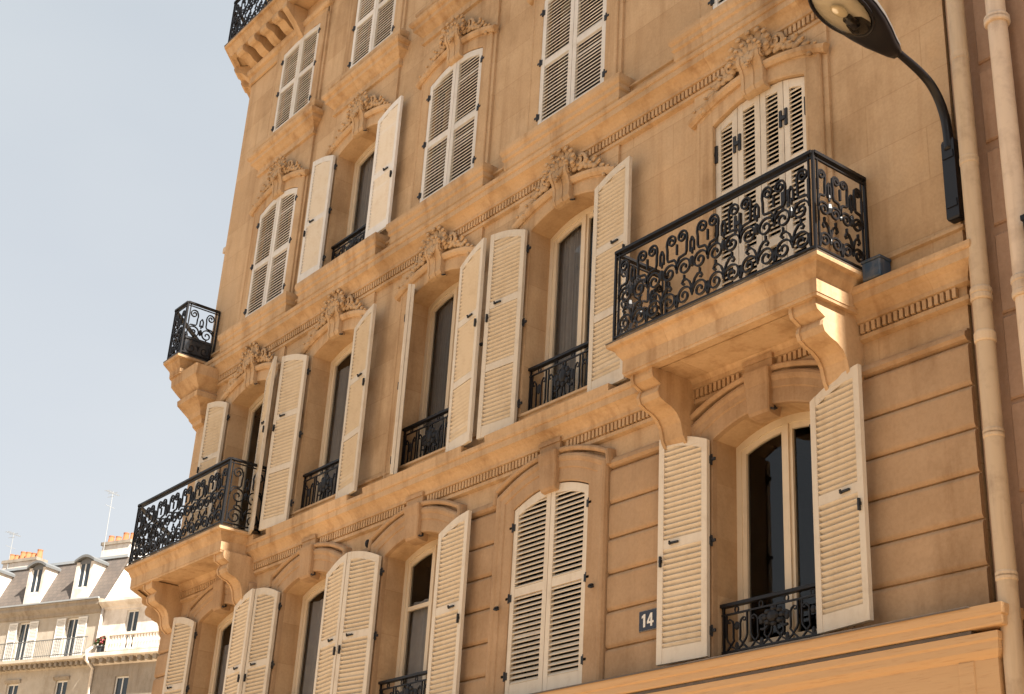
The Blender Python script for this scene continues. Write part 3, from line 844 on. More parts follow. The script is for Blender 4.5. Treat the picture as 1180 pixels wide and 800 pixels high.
# window guards
def guard(bay, fl, h, plant=False):
    m = MB(); xc = BAYS[bay-1]; z = FL[fl][0] + 0.02; y = 0.045
    A, B = -HW+0.004, HW-0.004
    def bar(a, b, r, f=1.0): m.tube([(a[0], y, a[1]), (b[0], y, b[1])], r, 4, f, up=(0, 1, 0))
    m.box(A, B, y-0.026, y+0.026, z+h-0.026, z+h)
    bar((A, z+h-0.085), (B, z+h-0.085), 0.007); bar((A, z+0.04), (B, z+0.04), 0.008)
    bar((A+0.02, z), (A+0.02, z+h), 0.009); bar((B-0.02, z), (B-0.02, z+h), 0.009)
    n = 4; w = (B-A-0.06)/n; H = h-0.125; zb = z+0.04
    for i in range(n):
        c = A+0.03+w*(i+0.5)
        m.tube([(c + 0.02*math.cos(t*PI/5), y, z+h-0.056+0.024*math.sin(t*PI/5)) for t in range(11)], 0.005, 4)
        for s in (-1, 1):
            for L in ([(0.035, 0.36), (0.035, 0.72)],
                      spiral(0.068, 0.80, 0.012/H, 0.075, 0, 0, 1) if False else [(0.035, 0.72), (0.045, 0.80), (0.07, 0.86), (0.095, 0.83), (0.09, 0.77), (0.07, 0.77)],
                      [(0.0, 0.02), (0.05, 0.12), (0.095, 0.30), (0.105, 0.40)],
                      [(0.105, 0.02), (0.07, 0.13), (0.03, 0.28), (0.035, 0.36)],
                      [(0.105, 0.40), (0.105, 0.98)]):
                m.tube([(c + s*u*w/0.25, y, zb + v*H) for u, v in L], 0.0058, 4, 1.2, up=(0, 1, 0))
        m.ellipsoid((c, y, zb+0.66*H), 0.03, 0.014, 0.06*min(1, H/0.5), None, 6, 4)
        m.ellipsoid((c, y, zb+0.12*H), 0.022, 0.012, 0.035, None, 6, 4)
    q = min(1.0, h/0.62)                                     # cast cartouche in the middle of the guard
    for a in range(8):
        th = a*PI/4; m.ellipsoid((0.085*math.cos(th), y-0.01, zb+0.70*H+0.085*q*math.sin(th)), 0.034, 0.016, 0.034*q, None, 6, 4)
    m.ellipsoid((0, y-0.015, zb+0.70*H), 0.06, 0.025, 0.07*q, None, 8, 6)
    for s in (-1, 1): m.tube([(s*(0.10+0.05*math.cos(t*0.5)), y, zb+0.70*H+0.06*q*math.sin(t*0.5)-0.02*t*q/3) for t in range(12)], 0.008, 4, 1.2, up=(0, 1, 0))
    return obj('window_guard', m, M['iron'], building, (xc, 0, 0))
guard(1, 'A', 0.42); guard(3, 'A', 0.46); guard(4, 'A', 0.46); guard(5, 'A', 0.46)
guard(2, 'B', 0.66); guard(3, 'B', 0.64); guard(4, 'B', 0.64); guard(4, 'C', 0.40)

# ---- small iron fixings
hk = MB(); hk.tube([(0, 0.03, 0.012), (0, -0.03, 0.0), (0.02, -0.05, -0.02), (0.045, -0.045, -0.03), (0.055, -0.02, -0.018)], 0.009, 5); hk.box(-0.016, 0.016, -0.012, 0.01, -0.012, 0.02)
HOOK = hk.mesh('wall_hook', M['hinge'])
for b, fl in ((1, 'A'), (3, 'A'), (4, 'A'), (5, 'A'), (2, 'B'), (3, 'B'), (4, 'B'), (5, 'B'), (4, 'C')):
    link('wall_hook', HOOK, building, (BAYS[b-1] + 0.10, -0.02, FL[fl][1] + FL[fl][2] - 0.03))
for x, z in ((-9.36, 5.02), (-10.72, 5.05), (-11.35, 8.02)): link('wall_hook', HOOK, building, (x, -0.08 if z < 6 else -0.03, z))
vt = MB(); vt.ellipsoid((0, 0, 0), 0.024, 0.035, 0.05, None, 10, 6); link('wall_vent', vt.mesh('wall_vent', M['hinge']), building, (-13.30, -0.005, 6.24))
vb = MB(); vb.box(-0.09, 0.02, -0.05, 0.05, -0.05, 0.04); vb.box(-0.05, 0.0, -0.03, 0.03, -0.14, -0.05); link('cable_bracket', vb.mesh('cable_bracket', M['pipe']), building, (XL-0.02, 0.06, 12.02))

# ---- shop front under the first storey
sf = MB()
sf.mould([(-5.44, 0.0), (-5.44, -0.001), (-18.4, -0.001), (-18.4, 0.0)], [(0, 3.985), (0.22, 3.99), (0.225, 4.0), (0.225, 4.05), (0.235, 4.06), (0.24, 4.10), (0.24, 4.125), (0.0, 4.135)])
o = obj('shop_cornice', sf, M['board'], building)
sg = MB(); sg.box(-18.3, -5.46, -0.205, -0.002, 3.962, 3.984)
obj('joint_flashing', sg, M['lead'], o)  # dark lead strip along the joint under the shop cornice
fe = MB()
fe.mould([(-5.44, 0.0), (-5.44, -0.245), (-18.4, -0.245), (-18.4, 0.0)], [(-0.03, 4.126), (0.006, 4.118), (0.008, 4.128), (-0.02, 4.14), (-0.24, 4.15)])
obj('lead_flashing', fe, M['lead'], o)
fb = MB()
fb.mould([(-5.47, 0.0), (-5.47, -0.001), (-18.35, -0.001), (-18.35, 0.0)], [(0, 3.02), (0.17, 3.03), (0.17, 3.06), (0.185, 3.07), (0.185, 3.10), (0.165, 3.12), (0.165, 3.80), (0.18, 3.82), (0.195, 3.85), (0.195, 3.90), (0.205, 3.915), (0.205, 3.96), (0, 3.965)])
fb.cbox(-5.60, -5.478, -0.174, -0.15, 0.4, 3.80, 0.006)
obj('shop_fascia', fb, M['board'], building)

# ---- drainpipe at the right-hand edge
def drainpipe(parent, x, y, r, collars, material, z0=0.1, z1=19.2, lead=None):
    p = MB(); p.smooth = True
    p.tube([(x, y, z0), (x, y, z1)], r, 20, cap=False)
    o = obj('drainpipe', p, material, parent)
    for z, rr, h in collars:
        c = MB(); c.smooth = False
        prof = [(r, 0), (rr*0.93, 0.0), (rr, 0.012), (rr, 0.04), (rr*0.93, 0.05), (rr*0.93, h-0.05), (rr, h-0.04), (rr, h-0.012), (rr*0.93, h), (r, h)]
        n = 20; rings = [[c.vert((x + q*math.cos(2*PI*k/n), y + q*math.sin(2*PI*k/n), z + dz)) for k in range(n)] for q, dz in prof]
        for a, b in zip(rings[:-1], rings[1:]):
            for k in range(n): c.face([a[k], a[(k+1) % n], b[(k+1) % n], b[k]])
        obj('pipe_collar', c, material, o)
    return o
drainpipe(building, -5.235, -0.10, 0.066, [(9.0, 0.077, 0.13), (6.29, 0.077, 0.10), (5.97, 0.075, 0.08), (5.28, 0.071, 0.035), (4.30, 0.071, 0.035), (7.42, 0.070, 0.03), (8.35, 0.069, 0.02), (2.2, 0.078, 0.1)], M['pipe'])

# ------------------------------------------------------------------ adjoining building on the right
nb = thing('adjoining_building', 'brownish neighbouring building at the right edge, beyond the buff drainpipe', 'building', (0, 0, 0))
nw = MB()
NX0, NX1 = -5.40, 16.0
wx0, wx1, wz0, wz1 = -4.46, -3.35, 6.40, 8.55
flat(nw, NX0, wx0, 0.012, 0, TOP); flat(nw, wx1, NX1, 0.012, 0, TOP); flat(nw, wx0, wx1, 0.012, 0, wz0); flat(nw, wx0, wx1, 0.012, wz1, TOP)
nw.poly([(wx0,0.012,wz0),(wx0,0.012,wz1),(wx0,0.3,wz1),(wx0,0.3,wz0)]); nw.poly([(wx1,0.012,wz0),(wx1,0.012,wz1),(wx1,0.3,wz1),(wx1,0.3,wz0)])
nw.poly([(wx0,0.012,wz0),(wx1,0.012,wz0),(wx1,0.3,wz0),(wx0,0.3,wz0)]); nw.poly([(wx0,0.012,wz1),(wx1,0.012,wz1),(wx1,0.3,wz1),(wx0,0.3,wz1)])
nw.poly([(NX1,0.012,0),(NX1,11,0),(NX1,11,TOP),(NX1,0.012,TOP)]); nw.poly([(NX0,11,0),(NX1,11,0),(NX1,11,TOP),(NX0,11,TOP)]); nw.poly([(NX0,0.012,TOP),(NX1,0.012,TOP),(NX1,11,TOP),(NX0,11,TOP)])
nw.box(wx0-0.3, wx1+0.3, 2.5, 2.6, wz0-0.3, wz1+0.3); nw.box(wx0-0.3, wx1+0.3, 0.32, 2.5, wz1+0.2, wz1+0.3); nw.box(wx0-0.3, wx1+0.3, 0.32, 2.5, wz0-0.3, wz0-0.2)
nw.box(wx0-0.3, wx0-0.2, 0.32, 2.5, wz0-0.3, wz1+0.3); nw.box(wx1+0.2, wx1+0.3, 0.32, 2.5, wz0-0.3, wz1+0.3)
for z in (4.2, 4.9, 5.55, 6.2, 6.9, 7.6, 8.3):         # shallow stone courses next to the pipe
    nw.cbox(-5.15, -5.02, -0.012, 0.012, z, z+0.62, 0.012)
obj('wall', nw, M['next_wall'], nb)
nc = MB(); nc.mould([(NX1, 0.012), (XR+0.02, 0.012)], [(0, 18.9), (0.1, 18.95), (0.16, 19.2), (0.22, 19.3), (0.24, 19.4), (0.24, 19.5), (0, 19.6)])
obj('roof_cornice', nc, M['next_trim'], nb)
ns = MB(); ns.sweep_xz([(wx0, wz0), (wx0, wz1), (wx1, wz1), (wx1, wz0)], [(0, 0), (0, 0.02), (0.04, 0.035), (0.13, 0.035), (0.15, 0.055), (0.19, 0.055), (0.20, 0.0)], y=0.012)
obj('window_surround', ns, M['next_trim'], nb)
wf = MB(); wf.box(wx0, wx0+0.06, 0.22, 0.28, wz0, wz1); wf.box(wx1-0.06, wx1, 0.22, 0.28, wz0, wz1); wf.box(wx0+0.06, wx1-0.06, 0.22, 0.28, wz0, wz0+0.1); wf.box(wx0+0.06, wx1-0.06, 0.22, 0.28, wz1-0.08, wz1)
wf.box((wx0+wx1)/2-0.05, (wx0+wx1)/2+0.05, 0.225, 0.275, wz0+0.1, wz1-0.08)
w_ = obj('window', wf, M['frame'], nb); gp = MB(); gp.poly([(wx0+0.06,0.25,wz0+0.1),(wx1-0.06,0.25,wz0+0.1),(wx1-0.06,0.25,wz1-0.08),(wx0+0.06,0.25,wz1-0.08)]); obj('pane', gp, M['glass'], w_)
gx, gz = -4.81, 6.36
gd = MB(); gd.box(gx, wx1+0.1, -0.205, -0.175, gz+0.36, gz+0.40); gd.box(gx, gx+0.03, -0.175, 0.0, gz+0.36, gz+0.40); gd.box(gx, wx1+0.1, -0.20, -0.18, gz, gz+0.02); gd.box(gx, gx+0.03, -0.18, 0.0, gz, gz+0.02)
x = gx+0.02
while x < wx1: gd.box(x-0.007, x+0.007, -0.197, -0.183, gz+0.02, gz+0.36); x += 0.11
obj('window_guard', gd, M['iron'], nb)
si = MB(); si.mould([(wx1+0.2, 0.012), (gx-0.01, 0.012)], [(0, 6.20), (0.1, 6.23), (0.22, 6.26), (0.22, 6.33), (0, 6.35)]); obj('window_sill', si, M['next_trim'], nb)
drainpipe(nb, -4.90, -0.09, 0.072, [(8.48, 0.095, 0.07), (6.20, 0.090, 0.16), (3.8, 0.09, 0.14)], M['pipe2'])

# ------------------------------------------------------------------ plants
def plant(name, label, cat, loc, pot_r, pot_h, spread, n_leaf, n_flower, seed, potmat, leafsize=0.05, box=None, kids=True):
    t = thing(name, label, cat, loc)
    rng = random.Random(seed)
    p = MB()
    if box: p.cbox(-box[0]/2, box[0]/2, -box[1]/2, box[1]/2, 0, pot_h, 0.01)
    else:
        prof = [(0.7*pot_r, 0), (0.72*pot_r, 0.02), (pot_r*0.95, pot_h*0.8), (pot_r*1.08, pot_h*0.82), (pot_r*1.08, pot_h), (pot_r*0.9, pot_h), (pot_r*0.85, pot_h*0.9)]
        n = 14; rings = [[p.vert((q*math.cos(2*PI*k/n), q*math.sin(2*PI*k/n), z)) for k in range(n)] for q, z in prof]
        for a, b in zip(rings[:-1], rings[1:]):
            for k in range(n): p.face([a[k], a[(k+1) % n], b[(k+1) % n], b[k]])
        p.face(rings[0][::-1]); p.face(rings[-1])
    obj('pot', p, potmat, t)
    def cloud(name, num, m_, size, zoff):
        l = MB()
        for _ in range(num):
            v = Vector((rng.gauss(0, 1), rng.gauss(0, 1), rng.gauss(0.3, 1))).normalized() * rng.random()**0.4
            c = Vector((v.x*spread[0], v.y*spread[1], pot_h + zoff + spread[2]*(0.6 + 0.6*v.z)))
            q = Vector((rng.gauss(0,1), rng.gauss(0,1), rng.gauss(0.5,1))).normalized(); u = q.orthogonal().normalized(); w = q.cross(u)
            s = size*rng.uniform(0.6, 1.3)
            l.poly([c - u*s, c - u*s*0.3 + w*s*0.5 + q*s*0.2, c + u*s*0.4 + w*s*0.45 + q*s*0.2, c + u*s, c + u*s*0.3 - w*s*0.5 + q*s*0.1, c - u*s*0.4 - w*s*0.5 + q*s*0.1])
        obj(name, l, m_, t)
    if n_leaf: cloud('foliage', n_leaf, M['leaf'], leafsize, 0)
    if n_flower: cloud('blossom', n_flower, M['flower'], leafsize*0.8, 0.04)
    return t
t = thing('planter', 'dark rectangular planter behind the railing of the small corner balcony', 'planter', (-18.33, -0.28, z6+0.003))
p = MB(); p.prism([(-0.13, 0.02), (0.13, 0.02), (0.15, 0.30), (-0.15, 0.30)], -0.20, 0.20); obj('trough', p, M['planter'], t)
p = MB(); p.cbox(-0.16, 0.16, -0.215, 0.215, 0.285, 0.32, 0.008); p.box(-0.10, 0.10, -0.16, 0.16, 0.318, 0.325); obj('rim', p, M['planter'], t)
p = MB(); p.box(-0.12, 0.12, -0.18, -0.14, 0.0, 0.021); p.box(-0.12, 0.12, 0.14, 0.18, 0.0, 0.021); obj('foot', p, M['planter'], t)
t = thing('storage_box', 'small dark blue box on the ledge beside the large balcony', 'box', (-6.115, -0.115, 6.782))
p = MB(); p.cbox(-0.085, 0.085, -0.06, 0.07, 0.0, 0.15, 0.01); obj('body', p, M['bluebox'], t)
p = MB(); p.cbox(-0.092, 0.092, -0.067, 0.072, 0.15, 0.172, 0.008); obj('lid', p, M['bluebox'], t)

# ------------------------------------------------------------------ number plate: 14
t = thing('house_number_sign', 'small navy enamel plate with white number 14 on the rusticated wall', 'sign', (-8.66, -0.038, 4.61))
p = MB(); p.cbox(-0.112, 0.112, -0.012, 0.0, -0.087, 0.087, 0.004); obj('plate', p, M['plate_edge'], t)
p = MB(); p.box(-0.105, 0.105, -0.0145, -0.0115, -0.08, 0.08); obj('field', p, M['enamel'], t)
p = MB(); yy0, yy1 = -0.0175, -0.014
p.prism([(-0.052, -0.055), (-0.028, -0.055), (-0.028, 0.055), (-0.046, 0.055), (-0.070, 0.038), (-0.070, 0.020), (-0.052, 0.030)], yy0, yy1)
p.prism([(0.034, -0.055), (0.056, -0.055), (0.056, 0.055), (0.034, 0.055)], yy0, yy1)
p.prism([(-0.006, -0.030), (0.0335, -0.030), (0.0335, -0.012), (-0.006, -0.012)], yy0, yy1)
p.prism([(0.0565, -0.030), (0.072, -0.030), (0.072, -0.012), (0.0565, -0.012)], yy0, yy1)
p.prism([(-0.006, -0.0115), (0.016, -0.0115), (0.0335, 0.030), (0.0335, 0.055)], yy0, yy1)
obj('digits', p, M['enamel_white'], t)

# ------------------------------------------------------------------ street lamp
LX = -5.43
lamp = thing('street_lamp', 'black curved street lamp with glass bowl, bracketed to the wall', 'street lamp', (LX, 0, 7.05))
p = MB(); p.smooth = False
prof = []
p.mould([(0.055, 0.0), (0.055, -0.07), (-0.055, -0.07), (-0.055, 0.0)], [(-0.02, 0.0), (-0.006, 0.004), (0, 0.02), (0, 0.66), (-0.006, 0.685), (-0.02, 0.70)])
p.poly([(0.035, 0, 0.0), (-0.035, 0, 0.0), (-0.035, -0.05, 0.0), (0.035, -0.05, 0.0)]); p.poly([(0.035, 0, 0.70), (-0.035, 0, 0.70), (-0.035, -0.05, 0.70), (0.035, -0.05, 0.70)])
p.box(-0.045, 0.045, -0.078, -0.07, 0.10, 0.16); p.box(-0.045, 0.045, -0.078, -0.07, 0.52, 0.58)
obj('wall_bracket', p, M['lampbody'], lamp)
p = MB(); p.smooth = True
arm = [(-0.045, 0.60), (-0.05, 0.74), (-0.07, 0.88), (-0.13, 1.02), (-0.22, 1.115), (-0.33, 1.165), (-0.45, 1.195), (-0.56, 1.215), (-0.66, 1.235)]
P3 = []
for i in range(len(arm)-1):
    p0 = arm[max(0, i-1)]; p1 = arm[i]; p2 = arm[i+1]; p3 = arm[min(len(arm)-1, i+2)]
    for k in range(4):
        tt = k/4
        f = lambda a, b, c, d: 0.5*((2*b) + (-a+c)*tt + (2*a-5*b+4*c-d)*tt*tt + (-a+3*b-3*c+d)*tt**3)
        P3.append((0, f(p0[0], p1[0], p2[0], p3[0]), f(p0[1], p1[1], p2[1], p3[1])))
P3.append((0, arm[-1][0], arm[-1][1]))
p.tube(P3, [0.040 - 0.012*i/len(P3) for i in range(len(P3))], 14)
obj('arm', p, M['lampbody'], lamp)
# head: axis from the neck, rising slightly towards the street
ax = Vector((0, -0.975, 0.22)).normalized(); up = Vector((0, 0.22, 0.975)).normalized(); sx = Vector((1, 0, 0)); N0 = Vector((0, -0.60, 1.205))
secs = [(0.0, 0.040, 0.040, 0.040), (0.05, 0.062, 0.058, 0.055), (0.12, 0.082, 0.07, 0.07), (0.22, 0.122, 0.09, 0.075), (0.34, 0.160, 0.11, 0.072), (0.48, 0.188, 0.125, 0.066), (0.62, 0.196, 0.125, 0.060), (0.76, 0.180, 0.11, 0.055), (0.87, 0.135, 0.082, 0.05), (0.94, 0.075, 0.05, 0.035), (0.965, 0.02, 0.012, 0.012)]
p = MB(); p.smooth = True; rings = []
for a, w, ht, hb in secs:
    row = []
    for k in range(24):
        th = 2*PI*k/24; c, s = math.cos(th), math.sin(th)
        hh = ht if s > 0 else hb
        e = 0.55 if s < 0 else 0.9
        row.append(p.vert(N0 + ax*a + sx*(w*math.copysign(abs(c)**(0.75), c)) + up*(hh*math.copysign(abs(s)**e, s))))
    rings.append(row)
for a, b in zip(rings[:-1], rings[1:]):
    for k in range(24): p.face([a[k], a[(k+1) % 24], b[(k+1) % 24], b[k]])
p.face(rings[0][::-1]); p.face(rings[-1])
head = obj('lamp_head', p, M['lampbody'], lamp)
p = MB(); p.smooth = True; rows = []          # paler shell added over the upper half so its sunlit edge shows
for a, w, ht, hb in secs[1:]:
    row = []
    for k in range(15):
        th = PI*k/14; c, q_ = math.cos(th), math.sin(th)
        row.append(p.vert(N0 + ax*a + sx*((w+0.006)*math.copysign(abs(c)**0.75, c)) + up*(0.002 + (ht+0.007)*q_**0.9)))
    rows.append(row)
for a, b in zip(rows[:-1], rows[1:]):
    for k in range(14): p.face([a[k], a[k+1], b[k+1], b[k]])
obj('sunlit_shell', p, M['sunlit_top'], head)
LC = N0 + ax*0.625 - up*0.058
def oval(mb, ra, rb, depth, n=24, m_=6, flip=1, a0=0.0):
    rows = []
    for i in range(m_+1):
        ph = (PI/2)*i/m_; r = math.cos(ph); d = math.sin(ph)*depth
        rows.append([mb.vert(LC + ax*(ra*r*math.cos(2*PI*k/n)) + sx*(rb*r*math.sin(2*PI*k/n)) - up*(d*flip + a0)) for k in range(n)])
    for a, b in zip(rows[:-1], rows[1:]):
        for k in range(n): mb.face([a[k], a[(k+1) % n], b[(k+1) % n], b[k]])
p = MB(); p.smooth = True; oval(p, 0.285, 0.158, 0.062, a0=0.006); obj('lens', p, M['lens'], head)
p = MB(); p.smooth = True; oval(p, 0.275, 0.150, 0.012, flip=-0.2, a0=0.008); obj('reflector', p, M['reflector'], head)
p = MB(); p.smooth = True
p.tube([LC + ax*(0.297*math.cos(2*PI*k/32)) + sx*(0.168*math.sin(2*PI*k/32)) - up*0.006 for k in range(33)], 0.013, 6)
obj('lens_ring', p, M['lampbody'], head)
p = MB(); p.smooth = True; p.ellipsoid(LC + ax*0.02 - up*0.035, 0.045, 0.085, 0.03, None, 12, 8); obj('bulb', p, M['bulb'], head)
p = MB(); p.smooth = True; p.tube([LC - ax*0.17 - up*0.03, LC - ax*0.06 - up*0.034], 0.036, 12); obj('lamp_socket', p, M['lampbody'], head)

# ------------------------------------------------------------------ distant buildings down the street
DP = (-70.0, 18.92, 0.0); DR = math.atan2(0.3907, 0.9205)
def far_window(parent, xc, zb, w, h, shut=0.0, y=0.0, frame=0.06, name='window', shm=None):
    f = MB()
    for a, b in ((-w/2, -w/2+frame), (w/2-frame, w/2), (-frame/2, frame/2)): f.box(a, b, y+0.10, y+0.16, zb, zb+h)
    f.box(-w/2+frame, -frame/2, y+0.11, y+0.15, zb, zb+0.1); f.box(frame/2, w/2-frame, y+0.11, y+0.15, zb, zb+0.1)
    f.box(-w/2+frame, -frame/2, y+0.11, y+0.15, zb+h-0.08, zb+h); f.box(frame/2, w/2-frame, y+0.11, y+0.15, zb+h-0.08, zb+h)
    o = obj(name, f, M['pale_frame'], parent, (xc, 0, 0))
    g = MB(); g.box(-w/2+frame, w/2-frame, y+0.135, y+0.14, zb+0.05, zb+h-0.04); obj('pane', g, M['dark_glass'], o)
    if shut:
        for s in (-1, 1):
            sh = MB(); a, b = sorted((s*(w/2+0.02), s*(w/2+0.02+shut)))
            for p, q in ((a, a+0.06), (b-0.06, b)): sh.box(p, q, y-0.07, y-0.03, zb+0.03, zb+h-0.02)
            for z0 in (zb+0.03, zb+h*0.5, zb+h-0.1): sh.box(a+0.06, b-0.06, y-0.068, y-0.032, z0, z0+0.08)
            z0 = zb+0.12
            while z0 < zb+h-0.12:
                sh.box(a+0.06, b-0.06, y-0.06, y-0.045, z0, z0+0.05); z0 += 0.075
            obj('shutter', sh, M['pale_frame'], parent, (xc, 0, 0))
    return o
def far_wall(mb, x0, x1, z0, z1, holes, depth=0.16):
    xs = sorted({x0, x1} | {h[0] for h in holes} | {h[1] for h in holes}); zs = sorted({z0, z1} | {h[2] for h in holes} | {h[3] for h in holes})
    for a, b in zip(xs[:-1], xs[1:]):
        for c, d in zip(zs[:-1], zs[1:]):
            if any(h[0] <= a and b <= h[1] and h[2] <= c and d <= h[3] for h in holes): continue
            flat(mb, a, b, 0.0, c, d)
    for a, b, c, d in holes:
        mb.poly([(a,0,c),(a,0,d),(a,depth,d),(a,depth,c)]); mb.poly([(b,0,c),(b,0,d),(b,depth,d),(b,depth,c)])
        mb.poly([(a,0,c),(b,0,c),(b,depth,c),(a,depth,c)]); mb.poly([(a,0,d),(b,0,d),(b,depth,d),(a,depth,d)])
        mb.poly([(a,depth,c),(b,depth,c),(b,depth,d),(a,depth,d)])
def iron_balcony(mb, x0, x1, z, h, y, step=0.13):
    mb.box(x0, x1, y-0.02, y+0.02, z+h-0.04, z+h); mb.box(x0, x1, y-0.015, y+0.015, z+0.08, z+0.11)
    x = x0
    while x <= x1: mb.box(x-0.007, x+0.007, y-0.007, y+0.007, z, z+h-0.02); x += step
sb = thing('mansard_building', 'distant pale building with slate mansard roof, arched dormers and white shutters', 'building', DP, DR)
DX0, DX1, EZ = -14.2, 0.0, 19.5
wins = [-12.25, -8.80, -5.35, -1.90]
holes = [(x-0.42, x+0.42, 16.66, 18.75) for x in wins] + [(x-0.42, x+0.42, 13.2, 15.55) for x in wins] + [(x-0.42, x+0.42, 9.9, 12.2) for x in wins]
mb = MB(); far_wall(mb, DX0, DX1, 0, EZ-0.3, holes)
mb.poly([(DX1,0,0),(DX1,9,0),(DX1,9,EZ),(DX1,0,EZ)]); mb.poly([(DX0,0,0),(DX0,9,0),(DX0,9,EZ),(DX0,0,EZ)]); mb.poly([(DX0,9,0),(DX1,9,0),(DX1,9,EZ),(DX0,9,EZ)])
obj('wall', mb, M['white_wall'], sb)
mb = MB(); mb.mould([(DX1, 0), (DX0, 0)], [(0, 18.85), (0.06, 18.9), (0.1, 19.05), (0.26, 19.2), (0.32, 19.25), (0.32, 19.42), (0.38, 19.46), (0.38, 19.52), (0, 19.58)]); obj('roof_cornice', mb, M['grey_and_shade'], sb)
gt = MB(); gt.box(DX0, DX1, -0.42, -0.30, 19.525, 19.60); obj('gutter', gt, M['zinc'], sb)
mb = MB(); mb.prism_x([(0.05, 19.585), (1.25, 22.15), (1.45, 22.3), (4.5, 22.9), (7.7, 22.3), (8.95, 19.585)], DX0, DX1-0.05); roof = obj('roof', mb, M['slate'], sb)
rz = MB(); rz.box(DX0, DX1-0.04, 1.16, 1.36, 22.13, 22.27); obj('ridge_flashing', rz, M['zinc'], roof)
for x in wins:
    d = MB(); w, zb, zt_ = 0.60, 20.02, 21.72
    d.box(-w, -0.40, 0.10, 1.2, zb-0.35, zt_); d.box(0.40, w, 0.10, 1.2, zb-0.35, zt_); d.box(-0.40, 0.40, 0.10, 0.7, zb-0.35, zb+0.28)
    o = obj('dormer', d, M['white_wall2'], sb, (x+0.02, 0, 0))
    r = MB(); pts = [(-w-0.10 + (2*w+0.2)*i/10, zt_ - 0.03 + 0.27*math.sin(PI*i/10)) for i in range(11)]
    r.prism([(a, b) for a, b in pts] + [(a, b+0.13) for a, b in reversed(pts)], -0.02, 1.7); obj('dormer_roof', r, M['old_zinc'], o)
    tm = MB(); tm.prism([(-0.5, zt_-0.10)] + [(0.5, zt_-0.10)] + [(a*0.75, b-0.01) for a, b in reversed(pts)], 0.16, 1.0); obj('tympanum', tm, M['old_zinc'], o)
    f = MB(); y = 0.16
    for a, b in ((-0.40, -0.33), (0.33, 0.40), (-0.035, 0.035)): f.box(a, b, y, y+0.06, zb+0.28, zt_-0.1)
    f.box(-0.33, -0.035, y, y+0.06, zb+0.28, zb+0.38); f.box(0.035, 0.33, y, y+0.06, zb+0.28, zb+0.38)
    fo = obj('window', f, M['pale_frame'], o)
    g = MB(); g.box(-0.33, 0.33, y+0.03, y+0.036, zb+0.38, zt_-0.1)
    obj('pane', g, M['dark_glass'], o)
    far_window(sb, x, 16.70, 0.84, 2.05, 0.62); far_window(sb, x, 13.2, 0.84, 2.35); far_window(sb, x, 9.9, 0.84, 2.3)
    hd = MB(); hd.mould([(x+0.55, 0), (x-0.55, 0)], [(0, 15.55), (0.04, 15.57), (0.10, 15.66), (0.12, 15.72), (0, 15.75)]); obj('window_hood', hd, M['grey_and_shade'], sb)
mb = MB(); mb.mould([(DX1-0.1, 0), (DX0, 0)], [(0, 16.12), (0.10, 16.16), (0.14, 16.36), (0.55, 16.42), (0.58, 16.45), (0.58, 16.60), (0, 16.62)]); bl = obj('balcony', mb, M['white_wall'], sb)
mb = MB(); x = DX0+0.1
while x < DX1-0.3: mb.box(x, x+0.16, -0.42, -0.10, 16.18, 16.40); x += 0.36
obj('dentils', mb, M['grey_and_shade'], bl)
mb = MB(); iron_balcony(mb, DX0, DX1-0.1, 16.62, 0.92, -0.52); obj('railing', mb, M['old_zinc'], bl)
for (x0, x1, y, zb, zt_, nn) in ((-3.75, -1.75, 3.2, 22.2, 23.75, 4), (-11.1, -8.5, 3.0, 22.2, 23.35, 6)):
    c = MB(); c.box(x0, x1, y-0.35, y+0.35, zb, zt_-0.18); co = obj('chimney', c, M['white_wall2'], roof)
    c = MB(); c.box(x0-0.08, x1+0.08, y-0.43, y+0.43, zt_-0.18, zt_); obj('chimney_cap', c, M['grey_and_shade'], roof)
    for k in range(nn):
        pm = MB(); xx = x0+0.2+(x1-x0-0.4)*k/(nn-1); h = (0.45, 0.36, 0.52)[k % 3]
        pm.tube([(xx, y, zt_), (xx, y, zt_+h*0.8), (xx, y, zt_+h)], [0.19, 0.15, 0.17], 10); obj('chimney_pot', pm, M['pot'], roof)
for (x, y, z0, z1) in ((-3.35, 2.6, 22.3, 26.6), (-10.6, 2.6, 22.3, 25.0)):
    a = MB(); a.tube([(x, y, z0), (x-0.1, y, z1)], 0.022, 6)
    for k in range(5): a.tube([(x-0.09-0.36, y, z1-0.1-0.05*k-0.0), (x-0.09+0.36-0.05*k, y, z1-0.1-0.05*k)], 0.009, 4) if k in (0, 4) else None
    a.tube([(x-0.09, y-0.5, z1-0.1), (x-0.09, y+0.5, z1-0.1)], 0.012, 4)
    for k in range(7): a.tube([(x-0.09-0.22+0.02*k, y-0.45+0.15*k, z1-0.1), (x-0.09+0.22-0.02*k, y-0.45+0.15*k, z1-0.1)], 0.008, 4)
    a.tube([(x-0.08, y-0.4, z1-0.9), (x-0.08, y+0.3, z1-0.9)], 0.011, 4)
    obj('antenna', a, M['zinc'], sb)
